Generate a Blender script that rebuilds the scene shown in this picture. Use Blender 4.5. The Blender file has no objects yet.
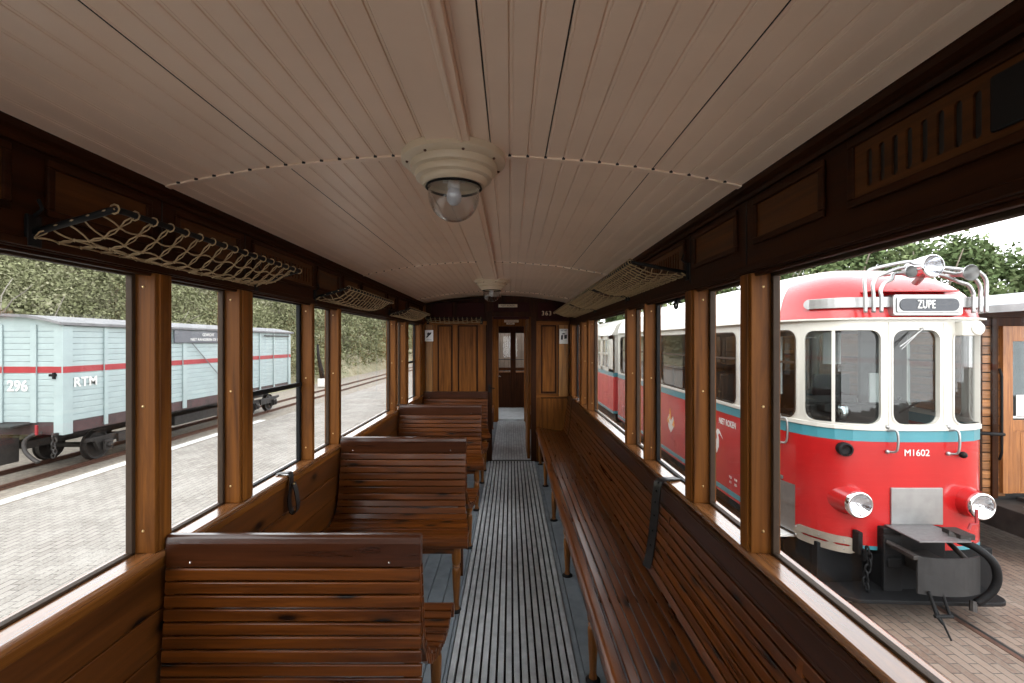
import bpy, bmesh, math, random
import numpy as np
from mathutils import Vector, Matrix, Euler
R = random.Random(7)
PI = math.pi
sc = bpy.context.scene
C = sc.collection

# ------------------------------------------------------------------ camera
cd = bpy.data.cameras.new('camera')
cam = bpy.data.objects.new('camera', cd); C.objects.link(cam)
cam.location = (0, 0, 1.65); cam.rotation_euler = (PI/2, 0, 0)
cd.sensor_width = 36; cd.lens = 470/1024*36
cd.shift_x = 0.0015; cd.shift_y = 0.0005
cd.clip_start = 0.02; cd.clip_end = 500
sc.camera = cam

# ------------------------------------------------------------------ light
w = bpy.data.worlds.new('overcast_sky'); sc.world = w; w.use_nodes = True
nt = w.node_tree; nt.nodes.clear()
wo = nt.nodes.new('ShaderNodeOutputWorld'); bg = nt.nodes.new('ShaderNodeBackground')
tc = nt.nodes.new('ShaderNodeTexCoord'); sx = nt.nodes.new('ShaderNodeSeparateXYZ')
rp = nt.nodes.new('ShaderNodeValToRGB')
rp.color_ramp.elements[0].position = 0.0; rp.color_ramp.elements[0].color = (0.98, 0.99, 1.0, 1)
rp.color_ramp.elements[1].position = 0.9; rp.color_ramp.elements[1].color = (0.50, 0.52, 0.55, 1)
_e = rp.color_ramp.elements.new(.35); _e.color = (0.92, 0.94, 0.97, 1)
nt.links.new(tc.outputs['Generated'], sx.inputs[0]); nt.links.new(sx.outputs['Z'], rp.inputs[0])
nt.links.new(rp.outputs[0], bg.inputs[0]); nt.links.new(bg.outputs[0], wo.inputs[0])
bg.inputs[1].default_value = 1.75
sl = bpy.data.lights.new('sun', 'SUN'); sl.energy = 0.5; sl.specular_factor = 0; sl.angle = math.radians(50); sl.color = (1, .96, .9)
so = bpy.data.objects.new('sun', sl); C.objects.link(so); so.rotation_euler = (math.radians(32), math.radians(-22), 0)
vs = sc.view_settings
vs.view_transform = 'Standard'; vs.look = 'None'; vs.gamma = 1; vs.exposure = 1.6; vs.use_curve_mapping = False
cy = sc.cycles
cy.max_bounces = 14; cy.diffuse_bounces = 6; cy.glossy_bounces = 5; cy.transparent_max_bounces = 24
cy.sample_clamp_indirect = 6; cy.caustics_reflective = False; cy.caustics_refractive = False

# ------------------------------------------------------------------ mesh helpers
class MB:
    def __init__(s): s.v = []; s.f = []; s.m = []
    def add(s, vs_, fs, mi=0, M=None):
        n = len(s.v)
        for p in vs_:
            s.v.append(tuple(M @ Vector(p)) if M is not None else tuple(p))
        for f in fs: s.f.append(tuple(n+i for i in f)); s.m.append(mi)
        return s
    def box(s, x0, x1, y0, y1, z0, z1, mi=0, M=None):
        if x0 > x1: x0, x1 = x1, x0
        if y0 > y1: y0, y1 = y1, y0
        if z0 > z1: z0, z1 = z1, z0
        v = [(x, y, z) for z in (z0, z1) for y in (y0, y1) for x in (x0, x1)]
        return s.add(v, [(0,2,3,1),(4,5,7,6),(0,1,5,4),(2,6,7,3),(0,4,6,2),(1,3,7,5)], mi, M)
    def prism(s, poly, a0, a1, axis='x', mi=0, M=None):
        # poly: list of 2-D points; axis x -> (y,z), y -> (x,z), z -> (x,y)
        def P(a, q):
            return (a, q[0], q[1]) if axis == 'x' else (q[0], a, q[1]) if axis == 'y' else (q[0], q[1], a)
        n = len(poly)
        v = [P(a0, q) for q in poly] + [P(a1, q) for q in poly]
        f = [tuple(range(n)), tuple(range(2*n-1, n-1, -1))]
        f += [(i, n+i, n+(i+1) % n, (i+1) % n) for i in range(n)]
        return s.add(v, f, mi, M)
    def tube(s, pts, r, n=8, mi=0, closed=False, M=None):
        pts = [Vector(p) for p in pts]; k = len(pts)
        rr = r if isinstance(r, (list, tuple)) else [r]*k
        ring = []; up = Vector((0, 0, 1)); vv = []
        prev = None
        for i in range(k):
            a = pts[i-1] if (i > 0 or closed) else pts[i]
            b = pts[(i+1) % k] if (i < k-1 or closed) else pts[i]
            t = (b-a).normalized() if (b-a).length > 1e-9 else Vector((0, 1, 0))
            if prev is None:
                u = t.cross(up)
                if u.length < .05: u = t.cross(Vector((1, 0, 0)))
            else: u = prev - t*prev.dot(t)
            if u.length < 1e-6: u = t.orthogonal()
            u.normalize(); w_ = t.cross(u); prev = u
            for j in range(n):
                an = 2*PI*j/n
                vv.append(pts[i] + (u*math.cos(an)+w_*math.sin(an))*rr[i])
        f = []
        for i in range(k if closed else k-1):
            i2 = (i+1) % k
            for j in range(n): f.append((i*n+j, i*n+(j+1) % n, i2*n+(j+1) % n, i2*n+j))
        if not closed:
            f.append(tuple(range(n-1, -1, -1))); f.append(tuple((k-1)*n+j for j in range(n)))
        return s.add(vv, f, mi, M)
    def cyl(s, p0, p1, r, n=16, mi=0): return s.tube([p0, p1], r, n, mi)
    def lathe(s, prof, c=(0, 0, 0), d=(0, 0, 1), n=32, mi=0, caps=True):
        d = Vector(d).normalized(); q = Vector((0, 0, 1)).rotation_difference(d).to_matrix().to_4x4()
        M = Matrix.Translation(Vector(c)) @ q
        v = []; f = []
        for r, z in prof:
            for j in range(n): v.append((r*math.cos(2*PI*j/n), r*math.sin(2*PI*j/n), z))
        for i in range(len(prof)-1):
            for j in range(n): f.append((i*n+j, i*n+(j+1) % n, (i+1)*n+(j+1) % n, (i+1)*n+j))
        if caps:
            f.append(tuple(range(n-1, -1, -1))); f.append(tuple((len(prof)-1)*n+j for j in range(n)))
        return s.add(v, f, mi, M)
    def ball(s, c, r, n=12, mi=0, sc_=(1, 1, 1)):
        pr = [(max(1e-4, r*math.sin(PI*i/n)), -r*math.cos(PI*i/n)) for i in range(n+1)]
        b = MB(); b.lathe(pr, n=2*n, caps=False)
        return s.add([(c[0]+p[0]*sc_[0], c[1]+p[1]*sc_[1], c[2]+p[2]*sc_[2]) for p in b.v], b.f, mi)
    def build(s, name, mats, parent=None, loc=(0, 0, 0), bevel=0, smooth=False, seg=2, flip=False, auto=None):
        me = bpy.data.meshes.new(name)
        me.from_pydata(s.v, [], s.f)
        if not isinstance(mats, (list, tuple)): mats = [mats]
        for m in mats: me.materials.append(m)
        if len(mats) > 1: me.polygons.foreach_set('material_index', s.m)
        if len(s.f) < 60000:
            bm = bmesh.new(); bm.from_mesh(me)
            bmesh.ops.recalc_face_normals(bm, faces=bm.faces)
            bm.to_mesh(me); bm.free()
        if smooth: me.polygons.foreach_set('use_smooth', [True]*len(me.polygons))
        me.update()
        if smooth and auto is not None: me.set_sharp_from_angle(angle=math.radians(auto))
        o = bpy.data.objects.new(name, me); C.objects.link(o); o.location = loc
        if parent is not None: o.parent = parent
        if bevel:
            b = o.modifiers.new('bevel', 'BEVEL'); b.width = bevel; b.segments = seg; b.limit_method = 'ANGLE'
        return o

def tag(o, label=None, cat=None, group=None, kind=None):
    if label: o['label'] = label
    if cat: o['category'] = cat
    if group: o['group'] = group
    if kind: o['kind'] = kind
    return o
def empty(name, loc=(0, 0, 0), label=None, cat=None, group=None, kind=None, rz=0):
    o = bpy.data.objects.new(name, None); C.objects.link(o); o.location = loc; o.rotation_euler = (0, 0, rz)
    o.empty_display_size = .1
    return tag(o, label, cat, group, kind)
def copy_tree(o, parent=None):
    c = o.copy(); C.objects.link(c)
    if parent is not None: c.parent = parent
    for ch in list(o.children): copy_tree(ch, c)
    return c
def text(s, size, m, parent, loc, rot, ext=.002, sxx=1.0, name='lettering', off=0.0, spacing=1.0):
    cu = bpy.data.curves.new(name, 'FONT'); cu.body = s; cu.size = size; cu.extrude = ext
    cu.align_x = 'CENTER'; cu.align_y = 'CENTER'; cu.offset = off; cu.space_character = spacing
    o = bpy.data.objects.new(name, cu); C.objects.link(o)
    C.objects.link(o) if o.name not in C.objects else None
    dg = bpy.context.evaluated_depsgraph_get(); me = bpy.data.meshes.new_from_object(o.evaluated_get(dg))
    bpy.data.objects.remove(o); bpy.data.curves.remove(cu)
    me.materials.clear(); me.materials.append(m)
    o = bpy.data.objects.new(name, me); C.objects.link(o)
    o.location = loc; o.rotation_euler = rot; o.scale = (sxx, 1, 1)
    if parent is not None: o.parent = parent
    return o

# ------------------------------------------------------------------ materials
def newmat(name):
    m = bpy.data.materials.new(name); m.use_nodes = True
    t = m.node_tree; t.nodes.clear()
    out = t.nodes.new('ShaderNodeOutputMaterial'); b = t.nodes.new('ShaderNodeBsdfPrincipled')
    t.links.new(b.outputs[0], out.inputs[0])
    return m, t, b, out
def N(t, k, **kw):
    n = t.nodes.new(k)
    for a, v in kw.items(): setattr(n, a, v)
    return n
def ramp(t, src, cols):
    r = N(t, 'ShaderNodeValToRGB'); e = r.color_ramp.elements
    while len(e) < len(cols): e.new(.5)
    for i, (p, c) in enumerate(cols):
        e[i].position = p; e[i].color = (*c, 1) if len(c) == 3 else c
    t.links.new(src, r.inputs[0]); return r
def mixc(t, fac, a, b, mode='MIX'):
    m = N(t, 'ShaderNodeMix', data_type='RGBA', blend_type=mode)
    for s, v in ((0, fac), (6, a), (7, b)):
        if hasattr(v, 'links'): t.links.new(v, m.inputs[s])
        elif isinstance(v, (int, float)): m.inputs[s].default_value = v
        else: m.inputs[s].default_value = (*v, 1)
    return m.outputs[2]
def objvec(t, scale, rot=(0, 0, 0), rnd=True):
    tc = N(t, 'ShaderNodeTexCoord'); mp = N(t, 'ShaderNodeMapping')
    mp.inputs['Scale'].default_value = scale; mp.inputs['Rotation'].default_value = rot
    t.links.new(tc.outputs['Object'], mp.inputs[0])
    if not rnd: return mp.outputs[0]
    oi = N(t, 'ShaderNodeObjectInfo'); g = N(t, 'ShaderNodeNewGeometry')
    a = N(t, 'ShaderNodeMath', operation='ADD'); t.links.new(oi.outputs['Random'], a.inputs[0]); t.links.new(g.outputs['Random Per Island'], a.inputs[1])
    k = N(t, 'ShaderNodeMath', operation='MULTIPLY'); k.inputs[1].default_value = 37.0; t.links.new(a.outputs[0], k.inputs[0])
    va = N(t, 'ShaderNodeVectorMath', operation='ADD'); t.links.new(mp.outputs[0], va.inputs[0]); t.links.new(k.outputs[0], va.inputs[1])
    return va.outputs[0]
def bump(t, b, h, strength=.3, dist=.002):
    n = N(t, 'ShaderNodeBump'); n.inputs['Strength'].default_value = strength; n.inputs['Distance'].default_value = dist
    t.links.new(h, n.inputs['Height']); t.links.new(n.outputs[0], b.inputs['Normal'])
def wood(name, dark, light, axis='y', rough=.35, coat=.25, knots=0.0, var=.25, fine=1.0, spec=.3):
    m, t, b, o = newmat(name)
    lo, hi = .9, 16*fine
    s = {'x': (lo, hi, hi), 'y': (hi, lo, hi), 'z': (hi, hi, lo)}[axis]
    v = objvec(t, s)
    n1 = N(t, 'ShaderNodeTexNoise'); n1.inputs['Scale'].default_value = 1.6; n1.inputs['Detail'].default_value = 7; n1.inputs['Roughness'].default_value = .62
    n1.inputs['Distortion'].default_value = .7
    t.links.new(v, n1.inputs['Vector'])
    mid = tuple((a+c)/2 for a, c in zip(dark, light))
    r = ramp(t, n1.outputs[0], [(.30, dark), (.5, mid), (.70, light)])
    g = N(t, 'ShaderNodeNewGeometry')
    vr = N(t, 'ShaderNodeMapRange'); vr.inputs['To Min'].default_value = 1-var; vr.inputs['To Max'].default_value = 1+var
    t.links.new(g.outputs['Random Per Island'], vr.inputs[0])
    hs = N(t, 'ShaderNodeHueSaturation'); t.links.new(vr.outputs[0], hs.inputs['Value']); t.links.new(r.outputs[0], hs.inputs['Color'])
    col = hs.outputs[0]
    if knots > 0:
        s2 = {'x': (3.2, 11, 11), 'y': (11, 3.2, 11), 'z': (11, 11, 3.2)}[axis]
        if name.startswith('knotty'): s2 = (0, 3.0, 6.5)
        v2 = objvec(t, s2)
        vo = N(t, 'ShaderNodeTexVoronoi', voronoi_dimensions='2D'); vo.inputs['Scale'].default_value = 1.0
        sp = N(t, 'ShaderNodeSeparateXYZ'); cb = N(t, 'ShaderNodeCombineXYZ'); t.links.new(v2, sp.inputs[0])
        ia, ib, ic = {'x': (0, 1, 2), 'y': (1, 0, 2), 'z': (2, 0, 1)}[axis]
        sm = N(t, 'ShaderNodeMath', operation='ADD'); t.links.new(sp.outputs[ib], sm.inputs[0]); t.links.new(sp.outputs[ic], sm.inputs[1])
        t.links.new(sp.outputs[ia], cb.inputs[0]); t.links.new(sm.outputs[0], cb.inputs[1]); t.links.new(cb.outputs[0], vo.inputs['Vector'])
        kr = ramp(t, vo.outputs['Distance'], [(.075, (1, 1, 1)), (.12, (.5, .5, .5)), (.24, (0, 0, 0))])
        sr = N(t, 'ShaderNodeSeparateColor'); t.links.new(vo.outputs['Color'], sr.inputs[0])
        gt = N(t, 'ShaderNodeMath', operation='GREATER_THAN'); gt.inputs[1].default_value = 1-.30*knots; t.links.new(sr.outputs[0], gt.inputs[0])
        km = N(t, 'ShaderNodeMath', operation='MULTIPLY'); t.links.new(gt.outputs[0], km.inputs[0]); t.links.new(kr.outputs[0], km.inputs[1])
        col = mixc(t, km.outputs[0], col, tuple(c*.12 for c in dark))
    t.links.new(col, b.inputs['Base Color'])
    rr = N(t, 'ShaderNodeMapRange'); rr.inputs['To Min'].default_value = rough*.8; rr.inputs['To Max'].default_value = rough*1.3
    t.links.new(n1.outputs[0], rr.inputs[0]); t.links.new(rr.outputs[0], b.inputs['Roughness'])
    b.inputs['Coat Weight'].default_value = coat; b.inputs['Coat Roughness'].default_value = rough*.55
    b.inputs['Specular IOR Level'].default_value = spec
    bump(t, b, n1.outputs[0], .15, .001)
    return m
def paint(name, col, rough=.5, metal=0.0, noise=.12, nscale=6.0, coat=0.0, bmp=0.0, dirt=None, spec=.5):
    m, t, b, o = newmat(name)
    v = objvec(t, (1, 1, 1))
    n = N(t, 'ShaderNodeTexNoise'); n.inputs['Scale'].default_value = nscale; n.inputs['Detail'].default_value = 6; n.inputs['Roughness'].default_value = .6
    t.links.new(v, n.inputs['Vector'])
    c2 = tuple(c*(1-noise*2) for c in col) if dirt is None else dirt
    r = ramp(t, n.outputs[0], [(.28, c2), (.62, col)])
    t.links.new(r.outputs[0], b.inputs['Base Color'])
    b.inputs['Roughness'].default_value = rough; b.inputs['Metallic'].default_value = metal
    b.inputs['Coat Weight'].default_value = coat; b.inputs['Coat Roughness'].default_value = .08
    b.inputs['Specular IOR Level'].default_value = spec
    if bmp: bump(t, b, n.outputs[0], bmp, .004)
    return m
def glass(name, tint=(.985, .988, .985), refl=.7, dirt=0.0):
    m, t, b, o = newmat(name); t.nodes.remove(b)
    tr = N(t, 'ShaderNodeBsdfTransparent'); tr.inputs[0].default_value = (*tint, 1)
    gl = N(t, 'ShaderNodeBsdfGlossy'); gl.inputs['Roughness'].default_value = .015
    gg = N(t, 'ShaderNodeNewGeometry'); dp = N(t, 'ShaderNodeVectorMath', operation='DOT_PRODUCT')
    t.links.new(gg.outputs['Normal'], dp.inputs[0]); t.links.new(gg.outputs['Incoming'], dp.inputs[1])
    ab = N(t, 'ShaderNodeMath', operation='ABSOLUTE'); t.links.new(dp.outputs['Value'], ab.inputs[0])
    om = N(t, 'ShaderNodeMath', operation='SUBTRACT'); om.inputs[0].default_value = 1; t.links.new(ab.outputs[0], om.inputs[1])
    pw = N(t, 'ShaderNodeMath', operation='POWER'); pw.inputs[1].default_value = 5; t.links.new(om.outputs[0], pw.inputs[0])
    ma = N(t, 'ShaderNodeMath', operation='MULTIPLY_ADD'); ma.inputs[1].default_value = .96; ma.inputs[2].default_value = .035; t.links.new(pw.outputs[0], ma.inputs[0])
    mu = N(t, 'ShaderNodeMath', operation='MULTIPLY'); mu.inputs[1].default_value = refl
    t.links.new(ma.outputs[0], mu.inputs[0])
    mx = N(t, 'ShaderNodeMixShader'); t.links.new(mu.outputs[0], mx.inputs[0]); t.links.new(tr.outputs[0], mx.inputs[1]); t.links.new(gl.outputs[0], mx.inputs[2])
    t.links.new(mx.outputs[0], o.inputs[0])
    return m

ORA_D, ORA_L = (.062, .019, .0030), (.215, .076, .0125)
M = {}
for ax in 'xyz':
    M['post'+ax] = wood('varnished_oak_'+ax, ORA_D, ORA_L, ax, .42, .0, 0, .12, 1.0, .12)
    M['bench'+ax] = wood('varnished_pine_bench_'+ax, (.030, .0064, .0010), (.165, .045, .0055), ax, .28, .16, 1.0, .32)
    M['dark'+ax] = wood('dark_mahogany_'+ax, (.011, .0030, .0008), (.042, .0125, .0030), ax, .48, .0, 0, .15, 1.0, .10)
M['legz'] = wood('turned_leg_oak', (.075, .024, .004), (.26, .095, .017), 'z', .35, .15, 0, .1)
M['rail'] = wood('mahogany_top_rail', (.024, .006, .0018), (.066, .0185, .005), 'x', .28, .4, 0, .1, 1.6)
M['raily'] = wood('mahogany_long_rail', (.018, .0045, .0014), (.050, .014, .004), 'y', .30, .25, 0, .1, 1.6)
M['pine'] = wood('knotty_pine_planks', (.036, .0105, .0020), (.135, .042, .0075), 'y', .33, .12, 1.5, .22, .7)
M['sill'] = wood('window_sill_oak', (.11, .040, .012), (.27, .11, .036), 'y', .24, .5, 0, .1, 1.0, .45)
M['ceiling'] = paint('cream_ceiling_paint', (.90, .725, .575), .34, 0, .04, 3, .1, 0, None)
M['lamp'] = paint('cream_lamp_paint', (.66, .565, .42), .4, 0, .04, 5)
M['floor'] = paint('grey_floor_paint', (.215, .25, .275), .5, 0, .18, 9, 0, .1)
M['slat'] = paint('worn_grey_slats', (.47, .495, .505), .42, 0, .1, 9, 0, .1, (.28, .295, .305))
M['black'] = paint('black_void', (.006, .006, .006), .6)
M['rubber'] = paint('dark_brown_frame', (.045, .027, .016), .6, 0, .12, 6, 0, 0, None, .2)
M['iron'] = paint('black_iron', (.006, .006, .0065), .6, 0, .12, 6, 0, 0, None, .2)
M['grimy'] = paint('grimy_dark_iron', (.035, .030, .027), .6, .2, .3, 8, 0, .3)
M['leather'] = paint('black_leather', (.012, .011, .011), .38, 0, .2, 20, 0, .3)
M['brass'] = paint('brass', (.70, .52, .26), .3, 1.0)
M['chrome'] = paint('chrome', (.82, .82, .83), .12, 1.0, .03)
M['alu'] = paint('brushed_aluminium', (.40, .40, .395), .40, .9, .08, 10)
M['rope'] = paint('tan_net_cord', (.42, .31, .17), .8, 0, .2, 60)
M['glass'] = glass('window_glass')
M['bulb'] = glass('lamp_glass', (.93, .94, .95), 1.3)
M['frost'] = paint('frosted_bulb_glass', (.62, .63, .66), .3)
M['white'] = paint('white_enamel', (.72, .71, .68), .4, 0, .03)
M['black_ink'] = paint('black_ink', (.02, .02, .022), .6)
M['gilt'] = paint('gilt_numerals', (.85, .62, .42), .5)
M['red'] = paint('red_enamel', (.43, .013, .014), .22, 0, .07, 2.5, .4)
M['blue'] = paint('turquoise_band', (.055, .235, .28), .3, 0, .06, 3, .3)
M['cream'] = paint('cream_enamel', (.58, .56, .50), .3, 0, .04, 2, .3)
M['wagon'] = paint('pale_blue_planks', (.315, .385, .385), .5, 0, .06, 3)
M['wred'] = paint('wagon_red_stripe', (.30, .022, .028), .5, 0, .1, 5)
M['wbrown'] = paint('dark_brown_sole_bar', (.055, .030, .030), .6, 0, .2, 5)
M['roofgrey'] = paint('grey_roof_felt', (.16, .16, .165), .7, 0, .2, 4)
M['rust'] = paint('rusty_steel', (.12, .055, .035), .6, .3, .25, 12)
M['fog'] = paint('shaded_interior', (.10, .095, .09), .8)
M['lens'] = glass('lamp_lens', (.9, .92, .95), 1.5)
M['darkglass'] = glass('railcar_glass', (.55, .60, .60), 1.6)

# paving
def paving(name, c1, c2, mortar, bw, bh, sand, amt, wetr=.8):
    m, t, b, o = newmat(name)
    v = objvec(t, (1, 1, 1), (0, 0, PI/2), False)
    nz = N(t, 'ShaderNodeTexNoise'); nz.inputs['Scale'].default_value = 3; t.links.new(v, nz.inputs[0])
    va = N(t, 'ShaderNodeVectorMath', operation='MULTIPLY_ADD'); va.inputs[1].default_value = (.02, .02, 0)
    t.links.new(nz.outputs['Color'], va.inputs[0]); t.links.new(v, va.inputs[2])
    br = N(t, 'ShaderNodeTexBrick'); br.inputs['Scale'].default_value = 1.0
    br.inputs['Brick Width'].default_value = bw; br.inputs['Row Height'].default_value = bh; br.inputs['Mortar Size'].default_value = .006
    br.inputs['Mortar Smooth'].default_value = .3
    br.inputs['Color1'].default_value = (*c1, 1); br.inputs['Color2'].default_value = (*c2, 1); br.inputs['Mortar'].default_value = (*mortar, 1)
    t.links.new(va.outputs[0], br.inputs['Vector'])
    n2 = N(t, 'ShaderNodeTexNoise'); n2.inputs['Scale'].default_value = 45; n2.inputs['Detail'].default_value = 4; t.links.new(v, n2.inputs[0])
    n3 = N(t, 'ShaderNodeTexNoise'); n3.inputs['Scale'].default_value = 1.3; n3.inputs['Detail'].default_value = 5; t.links.new(v, n3.inputs[0])
    mm = N(t, 'ShaderNodeMath', operation='MULTIPLY'); t.links.new(n2.outputs[0], mm.inputs[0]); t.links.new(n3.outputs[0], mm.inputs[1])
    rr = ramp(t, mm.outputs[0], [(.18, (0, 0, 0)), (.40, (amt, amt, amt))])
    col = mixc(t, rr.outputs[0], br.outputs[0], sand)
    t.links.new(col, b.inputs['Base Color']); b.inputs['Roughness'].default_value = wetr
    bump(t, b, br.outputs['Fac'], .5, -.006)
    return m
M['pave'] = paving('platform_klinkers', (.19, .170, .145), (.27, .245, .215), (.035, .030, .025), .21, .105, (.34, .32, .285), .8)
M['pave2'] = paving('yard_klinkers', (.135, .080, .056), (.235, .165, .125), (.03, .024, .02), .24, .085, (.24, .21, .175), .5)
M['gravel'] = paint('sandy_ballast', (.26, .225, .18), .9, 0, .25, 9, 0, .5)
M['kerb'] = paint('white_kerb_paint', (.62, .62, .60), .7, 0, .05)

def leafmat(name, cols, trans=.25):
    m, t, b, o = newmat(name)
    g = N(t, 'ShaderNodeNewGeometry')
    v = objvec(t, (.35, .35, .35), (0, 0, 0), False)
    n = N(t, 'ShaderNodeTexNoise'); n.inputs['Scale'].default_value = 1.2; n.inputs['Detail'].default_value = 3; t.links.new(v, n.inputs[0])
    a = N(t, 'ShaderNodeMath', operation='MULTIPLY_ADD'); a.inputs[1].default_value = .45
    t.links.new(g.outputs['Random Per Island'], a.inputs[0])
    s = N(t, 'ShaderNodeMath', operation='MULTIPLY_ADD'); s.inputs[1].default_value = 1.6; s.inputs[2].default_value = -.52
    t.links.new(n.outputs[0], s.inputs[0]); t.links.new(s.outputs[0], a.inputs[2])
    r = ramp(t, a.outputs[0], cols)
    t.links.new(r.outputs[0], b.inputs['Base Color']); b.inputs['Roughness'].default_value = 1
    b.inputs['Specular IOR Level'].default_value = .05
    return m
M['leaf'] = leafmat('tree_leaves', [(0, (.045, .065, .028)), (.5, (.10, .14, .06)), (1, (.24, .28, .14))])
M['scrub'] = leafmat('dune_scrub_leaves', [(0, (.085, .075, .052)), (.3, (.13, .13, .075)), (.6, (.18, .19, .10)), (1, (.30, .28, .20))])
M['hill'] = paint('sandy_dune_grass', (.27, .235, .155), .9, 0, .2, 1.5, 0, .8, (.13, .135, .065))
M['bark'] = paint('grey_bark', (.20, .17, .13), .9, 0, .2, 8)

# ================================================================== CARRIAGE SHELL
XL, XR = -1.21, .82
GL, GR = -1.287, .897
Y0, Y1 = -2.0, 6.50
ZS, ZH, ZE, ZC = .93, 1.885, 2.18, 2.293
OPEN = [(-1.92, -1.32), (-1.22, -.56), (-.48, -.06), (.02, 1.60), (1.68, 2.10), (2.21, 2.87), (2.905, 3.312), (3.362, 4.95), (5.01, 5.42), (5.57, 6.28)]
FAR = 11.6

# floor
fl = MB(); fl.box(XL-.09, XR+.09, Y0, FAR+.1, -.08, -.022)
floor = tag(fl.build('floor', M['floor']), kind='structure')
b = MB(); n = 0
x = XL-.02
while x < XR+.02:
    x2 = min(x+.098, XR+.02)
    if x2 < -.31 or x > .325: b.box(x+.001, x2-.0015, Y0, Y1-.03, -.022, 0)
    elif x < -.31: b.box(x+.001, -.312, Y0, Y1-.03, -.022, 0)
    elif x2 > .325: b.box(.327, x2-.0015, Y0, Y1-.03, -.022, 0)
    x += .1
b.build('floor_boards', M['floor'], floor, bevel=.002)
pit = .0405
b = MB()
for i in range(16):
    x = -.312+i*pit
    b.box(x+.006, x+pit-.006, Y0, Y1-.03, -.022, .010)
b.build('floor_slats', M['slat'], floor, bevel=.003)
b = MB()
for i in range(14):
    x = -.27+i*pit
    b.box(x+.0045, x+pit-.0045, Y1+.06, 9.75, -.022, .010)
b.build('floor_slats', M['slat'], floor, bevel=.003)
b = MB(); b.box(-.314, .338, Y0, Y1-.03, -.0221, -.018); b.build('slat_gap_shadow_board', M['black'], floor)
b = MB(); b.box(-.36, .38, Y1-.03, Y1+.06, -.022, .004); b.build('threshold', M['black'], floor)
b = MB(); b.box(-.9, .7, 9.9, FAR, -.022, .03); b.build('platform_plate', paint('light_grey_plate', (.50, .53, .54), .5), floor)

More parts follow.
